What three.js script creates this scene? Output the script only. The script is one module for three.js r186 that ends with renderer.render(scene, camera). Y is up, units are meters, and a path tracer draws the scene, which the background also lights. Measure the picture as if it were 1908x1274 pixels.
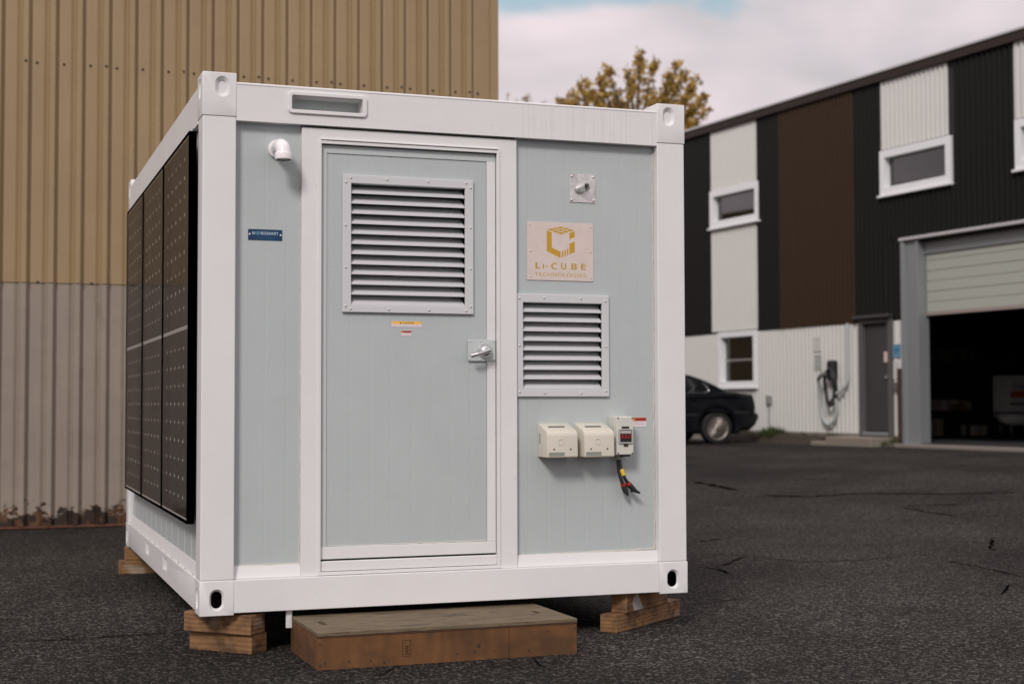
import * as THREE from 'three';
import { mergeGeometries, toCreasedNormals } from 'three/addons/utils/BufferGeometryUtils.js';
import { RoundedBoxGeometry } from 'three/addons/geometries/RoundedBoxGeometry.js';
import { Brush, Evaluator, SUBTRACTION } from 'three-bvh-csg';

// ------------------------------------------------------------------ camera, sky, sun, exposure
const scene = new THREE.Scene();
const LIFT = 0.182;                                    // the container stands on two timbers
const camera = new THREE.PerspectiveCamera(2 * Math.atan(637 / 2776.3) * 180 / Math.PI, 1908 / 1274, 0.1, 900);
camera.rotation.order = 'YXZ';
camera.position.set(-0.9313, 0.9606 + LIFT, 6.8336);
camera.rotation.set(0.04076, -0.34157, -0.0025);
camera.filmGauge = 36;
camera.focus = 7.05;
camera.userData.fStop = 2.5;
scene.add(camera);

function hash3(x, y, z) { let h = Math.imul(x, 374761393) ^ Math.imul(y, 668265263) ^ Math.imul(z, 2147483647 - 1640531); h = Math.imul(h ^ (h >>> 13), 1274126177); return ((h ^ (h >>> 16)) >>> 0) / 4294967295; }
const sm = (t) => t * t * (3 - 2 * t), mixn = (a, b, t) => a + (b - a) * t, clamp = (v, a = 0, b = 1) => Math.min(b, Math.max(a, v));
const sstep = (a, b, v) => sm(clamp((v - a) / (b - a)));
function noise3(x, y, z) {
  const X = Math.floor(x), Y = Math.floor(y), Z = Math.floor(z), u = sm(x - X), v = sm(y - Y), w = sm(z - Z);
  const a = mixn(mixn(hash3(X, Y, Z), hash3(X + 1, Y, Z), u), mixn(hash3(X, Y + 1, Z), hash3(X + 1, Y + 1, Z), u), v);
  const b = mixn(mixn(hash3(X, Y, Z + 1), hash3(X + 1, Y, Z + 1), u), mixn(hash3(X, Y + 1, Z + 1), hash3(X + 1, Y + 1, Z + 1), u), v);
  return mixn(a, b, w);
}
function fbm3(x, y, z, n = 5) { let s = 0, a = 0.5, t = 0; for (let i = 0; i < n; i++) { s += a * noise3(x, y, z); t += a; a *= 0.5; x = x * 2.03 + 11.7; y = y * 2.03 + 5.3; z = z * 2.03 + 8.9; } return s / t; }

{ // a broken cloud deck with a few openings, the same all round
  const W = 1536, H = 768, data = new Float32Array(W * H * 4);
  for (let j = 0; j < H; j++) {
    const el = ((j + 0.5) / H - 0.5) * Math.PI;
    for (let i = 0; i < W; i++) {
      const az = ((i + 0.5) / W - 0.5) * 2 * Math.PI, k = (j * W + i) * 4;
      const dy = Math.max(0, Math.sin(el)), dx = Math.cos(el) * Math.cos(az), dz = Math.cos(el) * Math.sin(az);
      const q = 1 / (dy + 0.32), px = dx * q, pz = dz * q;
      const wx = fbm3(px * 1.1 + 7, 1.3, pz * 1.1 + 2, 3) - 0.5, wz = fbm3(px * 1.1 + 27, 6.3, pz * 1.1 + 12, 3) - 0.5;
      const big = fbm3(px * 1.9 + wx + 3, 2.2, pz * 1.9 + wz + 9, 5), mid = fbm3(px * 5 + 2 * wx + 31, 7.1, pz * 5 + 2 * wz + 1, 6);
      const body = clamp(0.58 + 4.2 * (0.5 * big + 0.5 * mid - 0.5));
      const open = sstep(0.668, 0.735, fbm3(px * 4 + wx + 71, 4.4, pz * 4 + wz + 17, 6));
      const up = 1 + 0.45 * dy;
      const c = [mixn(0.54, 0.86, body), mixn(0.51, 0.735, body), mixn(0.53, 0.775, body)], b = [0.30, 0.47, 0.56];
      for (let m = 0; m < 3; m++) data[k + m] = mixn(c[m], b[m], 0.8 * open) * up;
      data[k + 3] = 1;
    }
  }
  const sky = new THREE.DataTexture(data, W, H, THREE.RGBAFormat, THREE.FloatType);
  sky.mapping = THREE.EquirectangularReflectionMapping; sky.magFilter = sky.minFilter = THREE.LinearFilter; sky.needsUpdate = true;
  scene.background = sky; scene.environment = sky;
}
const sun = new THREE.DirectionalLight(new THREE.Color().setRGB(1, 0.945, 0.90), 1.95);   // sun behind thin cloud, to the left behind the camera
sun.position.set(-19, 26, 23); sun.target.position.set(2, 0, -6); sun.castShadow = true; sun.shadow.radius = 24;
sun.shadow.mapSize.set(2048, 2048);
Object.assign(sun.shadow.camera, { left: -40, right: 40, top: 40, bottom: -40, near: 1, far: 110 });
scene.add(sun, sun.target);
const renderer = new THREE.WebGLRenderer();
renderer.toneMapping = THREE.LinearToneMapping;
renderer.toneMappingExposure = 1.0;
renderer.shadowMap.enabled = true;

// ------------------------------------------------------------------ helpers
let seed = 12345;
const rnd = () => { seed = (Math.imul(seed, 1664525) + 1013904223) >>> 0; return seed / 4294967296; };
const rr = (a, b) => a + (b - a) * rnd();
const toS = (l) => 255 * (l <= 0.0031308 ? l * 12.92 : 1.055 * Math.pow(l, 1 / 2.4) - 0.055);
function pnoise(P) {                                   // value noise that repeats after P cells
  const t = new Float32Array(P * P); for (let i = 0; i < P * P; i++) t[i] = rnd();
  return (u, v) => { u = (u - Math.floor(u)) * P; v = (v - Math.floor(v)) * P; const X = u | 0, Y = v | 0, a = sm(u - X), b = sm(v - Y), X1 = (X + 1) % P, Y1 = (Y + 1) % P; return mixn(mixn(t[Y * P + X], t[Y * P + X1], a), mixn(t[Y1 * P + X], t[Y1 * P + X1], a), b); };
}
function pfbm(P, n) { const f = []; for (let i = 0; i < n; i++) f.push(pnoise(P << i)); return (u, v) => { let s = 0, a = 1, t = 0; for (const g of f) { s += a * g(u, v); t += a; a *= 0.55; } return s / t; }; }
function tex(w, h, fn, rx = 1, ry = 1, colour = true) {   // fn gives linear rgb (colour) or one grey value (data)
  const d = new Uint8Array(w * h * 4);
  for (let j = 0; j < h; j++) for (let i = 0; i < w; i++) {
    const c = fn((i + 0.5) / w, (j + 0.5) / h), k = (j * w + i) * 4;
    if (colour) { d[k] = toS(clamp(c[0])); d[k + 1] = toS(clamp(c[1])); d[k + 2] = toS(clamp(c[2])); } else d[k] = d[k + 1] = d[k + 2] = 255 * clamp(c);
    d[k + 3] = 255;
  }
  const t = new THREE.DataTexture(d, w, h); t.wrapS = t.wrapT = THREE.RepeatWrapping; t.magFilter = THREE.LinearFilter; t.minFilter = THREE.LinearMipmapLinearFilter; t.generateMipmaps = true;
  if (colour) t.colorSpace = THREE.SRGBColorSpace;
  t.repeat.set(1 / rx, 1 / ry); t.needsUpdate = true; return t;
}
function print(w, h, draw) {                            // flat lettering drawn on a canvas
  const c = document.createElement('canvas'); c.width = w; c.height = h; draw(c.getContext('2d'), w, h);
  const t = new THREE.CanvasTexture(c); t.colorSpace = THREE.SRGBColorSpace; return t;
}
const lin = (r, g, b) => new THREE.Color().setRGB(r, g, b);
const mat = (r, g, b, rough = 0.6, extra = {}) => new THREE.MeshStandardMaterial({ color: lin(r, g, b), roughness: rough, ...extra });
const phys = (r, g, b, rough, extra = {}) => new THREE.MeshPhysicalMaterial({ color: lin(r, g, b), roughness: rough, ...extra });

const used = {};
function numbered(n) { used[n] = (used[n] ?? -1) + 1; return used[n] ? `${n}_${String(used[n]).padStart(3, '0')}` : n; }
function tag(o, label, category, group) { o.userData = { label, category }; if (group) o.userData.group = group; return o; }
function thing(name, label, category, pos = [0, 0, 0], turn = 0, group) { const o = new THREE.Group(); o.name = numbered(name); o.position.set(...pos); o.rotation.y = turn; scene.add(o); return tag(o, label, category, group); }
function part(name, geo, material, parent, label) { const m = new THREE.Mesh(Array.isArray(geo) ? merge(geo) : geo, material); m.name = name; parent.add(m); if (label) m.userData.label = label; return m; }
function single(name, geo, material, label, category, group) { const m = new THREE.Mesh(Array.isArray(geo) ? merge(geo) : geo, material); m.name = numbered(name); scene.add(m); return tag(m, label, category, group); }
function structure(name, geo, material) { const m = new THREE.Mesh(Array.isArray(geo) ? merge(geo) : geo, material); m.name = numbered(name); m.userData = { kind: 'structure' }; scene.add(m); return m; }
function merge(list) {
  const l = list.map((g) => { const n = g.index ? g.toNonIndexed() : g.clone(); for (const k of Object.keys(n.attributes)) if (!['position', 'normal', 'uv'].includes(k)) n.deleteAttribute(k); n.clearGroups?.(); return n; });
  return mergeGeometries(l);
}
function boxUV(g) {                                     // uv in metres, chosen by the way a face points
  g = g.index ? g.toNonIndexed() : g; const p = g.attributes.position, n = g.attributes.normal, uv = new Float32Array(p.count * 2);
  for (let i = 0; i < p.count; i++) {
    const f = i - (i % 3); let ax = 0, ay = 0, az = 0; for (let k = 0; k < 3; k++) { ax += Math.abs(n.getX(f + k)); ay += Math.abs(n.getY(f + k)); az += Math.abs(n.getZ(f + k)); }
    const x = p.getX(i), y = p.getY(i), z = p.getZ(i);
    if (ay >= ax && ay >= az) { uv[2 * i] = x; uv[2 * i + 1] = z; } else if (ax >= az) { uv[2 * i] = z; uv[2 * i + 1] = y; } else { uv[2 * i] = x; uv[2 * i + 1] = y; }
  }
  g.setAttribute('uv', new THREE.BufferAttribute(uv, 2)); return g;
}
function box(x0, x1, y0, y1, z0, z1, r = 0) {           // a block between limits, with rounded edges if r > 0
  const w = x1 - x0, h = y1 - y0, d = z1 - z0;
  const g = r > 0 ? new RoundedBoxGeometry(w, h, d, 2, Math.min(r, w / 2.01, h / 2.01, d / 2.01)) : new THREE.BoxGeometry(w, h, d);
  g.translate((x0 + x1) / 2, (y0 + y1) / 2, (z0 + z1) / 2); return boxUV(g);
}
function rectShape(x0, x1, y0, y1, r = 0) {
  const s = new THREE.Shape();
  if (!r) { s.moveTo(x0, y0); s.lineTo(x1, y0); s.lineTo(x1, y1); s.lineTo(x0, y1); s.closePath(); return s; }
  s.moveTo(x0 + r, y0); s.lineTo(x1 - r, y0); s.absarc(x1 - r, y0 + r, r, -Math.PI / 2, 0); s.lineTo(x1, y1 - r); s.absarc(x1 - r, y1 - r, r, 0, Math.PI / 2); s.lineTo(x0 + r, y1); s.absarc(x0 + r, y1 - r, r, Math.PI / 2, Math.PI); s.lineTo(x0, y0 + r); s.absarc(x0 + r, y0 + r, r, Math.PI, 1.5 * Math.PI); return s;
}
function ring(o, i, z0, z1, ro = 0, ri = 0, bevel = 0) { // a flat frame: o, i = [x0, x1, y0, y1]
  const s = rectShape(...o, ro); s.holes.push(rectShape(...i, ri));
  const g = new THREE.ExtrudeGeometry(s, { depth: z1 - z0 - 2 * bevel, bevelEnabled: bevel > 0, bevelSize: bevel, bevelThickness: bevel, bevelOffset: -bevel, bevelSegments: 2, curveSegments: 5 });
  g.translate(0, 0, z0 + bevel); return boxUV(g);
}
function tube(pts, r, seg = 24, rad = 8, closed = false) { return new THREE.TubeGeometry(new THREE.CatmullRomCurve3(pts.map((p) => new THREE.Vector3(...p)), closed), seg, r, rad, closed); }
function rod(a, b, r0, r1 = r0, n = 10) { const A = new THREE.Vector3(...a), B = new THREE.Vector3(...b), d = B.clone().sub(A), g = new THREE.CylinderGeometry(r1, r0, d.length(), n); g.applyQuaternion(new THREE.Quaternion().setFromUnitVectors(new THREE.Vector3(0, 1, 0), d.clone().normalize())); g.translate(...A.add(B).multiplyScalar(0.5).toArray()); return g; }
function frustum(rings, cap = true) {                   // closed solid through rings of points (each an array of [x, y, z], anticlockwise seen from the last ring)
  const n = rings[0].length, pos = [], idx = [];
  for (const r of rings) for (const p of r) pos.push(...p);
  for (let k = 0; k + 1 < rings.length; k++) for (let i = 0; i < n; i++) { const a = k * n + i, b = k * n + (i + 1) % n, c = a + n, d = b + n; idx.push(a, b, d, a, d, c); }
  if (cap) for (let i = 1; i + 1 < n; i++) { idx.push(0, i + 1, i); const o = (rings.length - 1) * n; idx.push(o, o + i, o + i + 1); }
  const g = new THREE.BufferGeometry(); g.setAttribute('position', new THREE.Float32BufferAttribute(pos, 3)); g.setAttribute('uv', new THREE.Float32BufferAttribute(new Float32Array(pos.length / 3 * 2), 2)); g.setIndex(idx); g.computeVertexNormals(); return g;
}
function stadium(cx, cy, w, h, z, n = 8) { const r = w / 2, s = h / 2 - r, p = []; for (let i = 0; i <= n; i++) { const a = i / n * Math.PI; p.push([cx + r * Math.cos(a), cy + s + r * Math.sin(a), z]); } for (let i = 0; i <= n; i++) { const a = Math.PI + i / n * Math.PI; p.push([cx + r * Math.cos(a), cy - s + r * Math.sin(a), z]); } return p; }
const csg = new Evaluator(); csg.useGroups = false; csg.attributes = ['position', 'normal', 'uv'];
function cut(g, ...tools) { let a = new Brush(g); a.updateMatrixWorld(); for (const t of tools) { const b = new Brush(t); b.updateMatrixWorld(); a = csg.evaluate(a, b, SUBTRACTION); } return boxUV(toCreasedNormals(a.geometry, 0.5)); }
function sheet(profile, y0, y1) {                       // upright folded sheet: profile = [[x, z], ...] seen from above
  const pos = [], uv = [];
  for (let i = 0; i + 1 < profile.length; i++) {
    const [x0, z0] = profile[i], [x1, z1] = profile[i + 1];
    pos.push(x0, y0, z0, x1, y0, z1, x1, y1, z1, x0, y0, z0, x1, y1, z1, x0, y1, z0); uv.push(x0, y0, x1, y0, x1, y1, x0, y0, x1, y1, x0, y1);
  }
  const g = new THREE.BufferGeometry(); g.setAttribute('position', new THREE.Float32BufferAttribute(pos, 3)); g.setAttribute('uv', new THREE.Float32BufferAttribute(uv, 2)); g.computeVertexNormals(); return g;
}
function grooved(x0, x1, y0, y1, z, thick, pitch = 0.1, w = 0.006, d = 0.0006) {   // a slab with fine upright grooves
  const s = new THREE.Shape(); s.moveTo(x0, 0); s.lineTo(x1, 0); s.lineTo(x1, thick);
  for (let k = Math.floor(x1 / pitch); k * pitch > x0; k--) { const c = k * pitch; if (c - w > x0 && c + w < x1) { s.lineTo(c + w, thick); s.lineTo(c, thick - d); s.lineTo(c - w, thick); } }
  s.lineTo(x0, thick); s.closePath();
  const g = new THREE.ExtrudeGeometry(s, { depth: y1 - y0, bevelEnabled: false }); g.rotateX(Math.PI / 2); g.translate(0, y1, z - thick); return boxUV(g);
}
const aroundHole = (o, h, make) => [make(o[0], o[1], o[2], h[2]), make(o[0], o[1], h[3], o[3]), make(o[0], h[0], h[2], h[3]), make(h[1], o[1], h[2], h[3])];

// ------------------------------------------------------------------ materials
const M = {};
{
  const a = pfbm(4, 5), b = pfbm(24, 3), c = pnoise(200), s1 = pnoise(330), s2 = pnoise(520), s3 = pnoise(190), t1 = pnoise(700);
  const stone = (u, v) => { const n = 0.5 * s1(u, v) + 0.3 * s2(u, v) + 0.2 * s3(u, v); return sstep(0.50, 0.72, n); };
  M.asphalt = new THREE.MeshPhysicalMaterial({ roughness: 0.95, specularIntensity: 0.25, vertexColors: true,
    map: tex(2048, 2048, (u, v) => {
      const st = stone(u, v), tone = 0.75 + 0.5 * a(u, v), g = 0.017 + 0.021 * b(u, v) + 0.013 * t1(u, v), k = c(u, v);
      return [(g * 0.44 + st * (0.048 + 0.085 * k)) * tone, (g * 0.405 + st * (0.0445 + 0.074 * k)) * tone, (g * 0.37 + st * (0.041 + 0.064 * k)) * tone];
    }, 3.1, 3.1),
    bumpMap: tex(1024, 1024, (u, v) => 0.7 * stone(u, v) + 0.3 * s2(u, v), 3.1, 3.1, false), bumpScale: 0.004 });
  M.crack = phys(0.006, 0.0055, 0.005, 1, { specularIntensity: 0 });
}
{ // white shop paint, faintly mottled, with thin run-off marks on the top beam
  const a = pfbm(3, 5), b = pfbm(16, 3), sp = pnoise(160);
  const base = (u, v) => { const k = 0.92 + 0.10 * a(u, v) - 0.04 * b(u, v) - 0.6 * sstep(0.968, 0.995, sp(u, v)) * sstep(0.45, 0.7, b(v, u)); return k; };
  const paint = tex(1024, 1024, (u, v) => { const k = base(u, v); return [0.755 * k, 0.757 * k, 0.75 * k]; }, 1.9, 1.9);
  const wave = tex(512, 512, (u, v) => 0.6 * a(u, v) + 0.4 * b(u, v), 1.3, 1.3, false);
  M.white = new THREE.MeshStandardMaterial({ map: paint, roughness: 0.42, bumpMap: wave, bumpScale: 0.0016 });
  const line = new Float32Array(1024); for (let i = 0; i < 62; i++) { const x = Math.floor(1024 * (i < 40 ? 0.62 + 0.33 * Math.sqrt(rnd()) * rnd() + rr(0, 0.02) : rr(0.02, 0.97))), k = rr(0.15, 1) * (i < 40 ? 1 : 0.45); line[x] = Math.max(line[x], k); line[(x + 1) % 1024] = Math.max(line[(x + 1) % 1024], k * 0.6); }
  const runs = tex(1024, 256, (u, v) => { const k = base(u, v * 0.2), x = Math.floor(u * 1024), d = line[x] * (0.35 + 0.65 * b(u * 3, v)) * sstep(0.0, 0.35, 1 - v + 0.3 * a(u, 0.3)) * 0.16; return [0.755 * (k - d), 0.75 * (k - d), 0.743 * (k - 0.98 * d)]; }, 2.44, 0.2);
  M.whiteRuns = new THREE.MeshStandardMaterial({ map: runs, roughness: 0.42, bumpMap: wave, bumpScale: 0.0012 });
  const scr = new Float32Array(1024 * 1024);            // a few hair scratches
  for (let i = 0; i < 60; i++) { let x = rnd() * 1024, y = rnd() * 1024, an = rr(-0.4, 0.4) + (rnd() < 0.25 ? 1.5 : 0); const n = rr(10, 90), k = rr(0.1, 0.55); for (let j = 0; j < n; j++) { x += Math.cos(an); y += Math.sin(an); an += rr(-0.06, 0.06); scr[((y & 1023) * 1024) + (x & 1023)] = k; } }
  const grey = tex(1024, 1024, (u, v) => { const k = 0.94 + 0.08 * a(u, v) - 0.05 * b(u, v) - 0.3 * scr[(Math.floor(v * 1024) & 1023) * 1024 + (Math.floor(u * 1024) & 1023)] - 0.35 * sstep(0.975, 0.997, sp(u, v)) * b(v, u); return [0.465 * k, 0.515 * k, 0.510 * k]; }, 1.25, 2.1);
  M.grey = new THREE.MeshStandardMaterial({ map: grey, roughness: 0.38, bumpMap: wave, bumpScale: 0.0014 });
  M.greyTrim = new THREE.MeshStandardMaterial({ color: lin(0.505, 0.55, 0.545), roughness: 0.4, bumpMap: wave, bumpScale: 0.001 });
  M.louver = mat(0.585, 0.595, 0.605, 0.36);
  const gal = tex(512, 512, (u, v) => { const k = 0.42 + 0.5 * sstep(0.3, 0.75, a(u * 2, v * 2)) * (0.6 + 0.4 * b(u, v)); return [k, k * 0.99, k * 0.97]; }, 0.5, 0.5);
  M.galv = new THREE.MeshStandardMaterial({ map: gal, roughness: 0.42, metalness: 0.75 });
  M.caulk = new THREE.MeshStandardMaterial({ map: tex(256, 256, (u, v) => { const k = 0.62 + 0.3 * b(u, v); return [k * 0.68, k * 0.66, k * 0.6]; }, 0.3, 0.3), roughness: 0.8, bumpMap: wave, bumpScale: 0.006 });
}
M.black = mat(0.012, 0.012, 0.012, 0.6);
M.socketShade = mat(0.035, 0.026, 0.021, 0.8);  // near-black tone that paints the shade inside the bottom sockets
M.blackFrame = mat(0.008, 0.009, 0.009, 0.45);
M.dark = mat(0.02, 0.021, 0.022, 0.9);
M.rivet = mat(0.62, 0.61, 0.6, 0.3, { metalness: 0.5 });
M.pipe = phys(0.84, 0.81, 0.82, 0.25, { clearcoat: 0.4, clearcoatRoughness: 0.15 });
M.handle = mat(0.62, 0.62, 0.63, 0.33, { metalness: 0.9 });
M.plastic = mat(0.62, 0.59, 0.50, 0.45);
M.plasticGrey = mat(0.60, 0.60, 0.54, 0.42);
M.red = mat(0.36, 0.018, 0.014, 0.45);
M.yellow = mat(0.75, 0.48, 0.03, 0.5);
M.cable = mat(0.012, 0.013, 0.014, 0.5);
M.cell = phys(0.010, 0.0085, 0.010, 0.5, { specularIntensity: 0.4 });
M.backsheet = mat(0.20, 0.185, 0.175, 0.6);
M.gap = mat(0.5, 0.46, 0.43, 0.6);
M.solarGlass = new THREE.MeshPhysicalMaterial({ color: 0xffffff, roughness: 0.05, transmission: 1, thickness: 0, ior: 1.45, specularIntensity: 0.17 });
M.glass = new THREE.MeshPhysicalMaterial({ color: 0xffffff, roughness: 0.03, transmission: 1, thickness: 0, ior: 1.5 });
{ // cladding of the beige warehouse; the lower sheets are greyer and rust along their feet
  const a = pfbm(3, 5), b = pfbm(20, 4), c = pfbm(60, 3);
  M.beige = new THREE.MeshStandardMaterial({ roughness: 0.55, map: tex(1024, 1024, (u, v) => { const k = 0.9 + 0.16 * a(u, v) - 0.06 * b(u, v) - 0.05 * a(u * 5, v); return [0.325 * k, 0.232 * k, 0.122 * k]; }, 2.9, 2.3) });
  M.beigeLow = new THREE.MeshStandardMaterial({ roughness: 0.62, map: tex(1024, 1024, (u, v) => {
    const y = v * 2.3, k = 0.88 + 0.2 * a(u, v) - 0.1 * b(u, v), n = 0.55 * b(u, v) + 0.45 * c(u, v);
    const r = sstep(0.47, 0.57, n + 0.38 * (1 - y / 0.21) - 0.02 + 0.3 * (a(u * 2, 0.3) - 0.5)) * (y < 0.34 ? 1 : 0), bare = sstep(0.40, 0.56, 0.5 * c(v, u) + 0.5 * b(v, u));
    const st = 0.35 * sstep(0.62, 0.8, b(u * 2, v * 0.6)) * sstep(0.5, 0.7, a(v, u));
    const p = [0.295 * k, 0.245 * k, 0.2 * k], q = [mixn(0.105, 0.022, bare), mixn(0.046, 0.011, bare), mixn(0.019, 0.006, bare)], g = [0.2, 0.16, 0.12];
    return p.map((x, i) => mixn(mixn(x, g[i], st), q[i], r));
  }, 2.9, 2.3) });
  M.rustEdge = new THREE.MeshStandardMaterial({ roughness: 0.9, map: tex(256, 256, (u, v) => { const k = b(u, v); return [0.05 + 0.1 * k, 0.022 + 0.035 * k, 0.015 + 0.018 * k]; }, 0.8, 0.8) });
  M.screw = mat(0.03, 0.025, 0.02, 0.6);
}
{ // wood: sawn timber and the plywood of the step
  const a = pfbm(3, 4), b = pfbm(10, 4), c = pfbm(40, 3);
  const grain = (u, v, f) => { const w = v + 0.06 * a(u, v) + 0.012 * b(u * 1, v); return 0.5 + 0.5 * Math.sin(w * f + 5 * a(u * 0.5, v)); };
  const knots = []; for (let i = 0; i < 9; i++) knots.push([rnd(), rnd(), rr(0.010, 0.026)]);
  const knot = (u, v, sx) => { let k = 0; for (const [x, y, r] of knots) { const d = Math.hypot((u - x) * sx, v - y); k = Math.max(k, 1 - sstep(r * 0.5, r, d)); } return k; };
  M.timber = new THREE.MeshStandardMaterial({ roughness: 0.82, map: tex(1024, 512, (u, v) => {
    const g = grain(u, v, 130), k = 0.72 + 0.42 * b(u * 1, v * 0.5), s = sstep(0.42, 0.66, 0.6 * a(u * 2 + 0.3, v) + 0.4 * b(u * 2, v)), kn = knot(u, v, 2), w = sstep(0.60, 0.72, a(u + 0.6, v * 0.7 + 0.2));
    let c3 = [0.26 - 0.045 * g, 0.14 - 0.032 * g, 0.060 - 0.016 * g].map((x) => x * k * (1 - 0.55 * s)); c3 = c3.map((x, i) => mixn(x, [0.36, 0.29, 0.22][i] * k, 0.7 * w)); return c3.map((x, i) => mixn(x, [0.03, 0.016, 0.009][i], kn * 0.85));
  }, 0.9, 0.45), bumpMap: tex(512, 256, (u, v) => grain(u, v, 130) * 0.5 + 0.5 * b(u, v), 0.9, 0.45, false), bumpScale: 0.002 });
  M.endGrain = new THREE.MeshStandardMaterial({ roughness: 0.9, map: tex(256, 256, (u, v) => { const r = Math.hypot(u - 0.3, v + 0.2), g = 0.5 + 0.5 * Math.sin(r * 90 + 3 * a(u, v)); const k = 0.6 + 0.5 * b(u, v); return [(0.12 - 0.05 * g) * k, (0.06 - 0.028 * g) * k, (0.027 - 0.013 * g) * k]; }, 0.1, 0.1) });
  const ply = (u, v) => { const w = 0.5 + 0.5 * Math.sin((v * 9 + 5 * a(u * 1, v * 1.3) + 1.2 * b(u * 0.7, v)) * 5.5); return w; };
  M.plyFace = new THREE.MeshStandardMaterial({ roughness: 0.75, map: tex(1024, 512, (u, v) => {
    const fine = c(u, v * 0.12), w = 0.5 + 0.5 * Math.sin((u * 30 + 6 * a(u, v * 0.4)) * 3), k = 0.6 + 0.55 * b(u * 0.6, v * 0.4), d = sstep(0.55, 0.75, a(u * 2, v * 2 + 0.4)), kn = knot(u, v, 2.4);
    const stain = sstep(0.46, 0.72, 0.6 * b(u, v) + 0.4 * a(u * 3, v));
    return [0.155, 0.066, 0.019].map((x, i) => mixn(x * k * (0.75 + 0.3 * w * fine + 0.25 * fine), [0.03, 0.016, 0.008][i], clamp(0.55 * d + 0.8 * kn + 0.4 * stain)));
  }, 1.25, 0.6) });
  M.plyTop = new THREE.MeshStandardMaterial({ roughness: 0.85, map: tex(1024, 512, (u, v) => {
    const w = ply(u, v), k = 0.75 + 0.4 * b(u, v), kn = knot(u, v, 2.4), d = sstep(0.62, 0.74, b(u * 1.5, v * 1.5 + 0.3));
    return [0.150, 0.112, 0.066].map((x, i) => mixn(x * k * (0.88 + 0.2 * w), [0.045, 0.032, 0.02][i], clamp(0.65 * d + 0.5 * kn)));
  }, 1.25, 0.6), bumpMap: tex(512, 256, ply, 1.25, 0.6, false), bumpScale: 0.001 });
  M.plyEdge = mat(0.06, 0.026, 0.012, 0.85);
}

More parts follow.
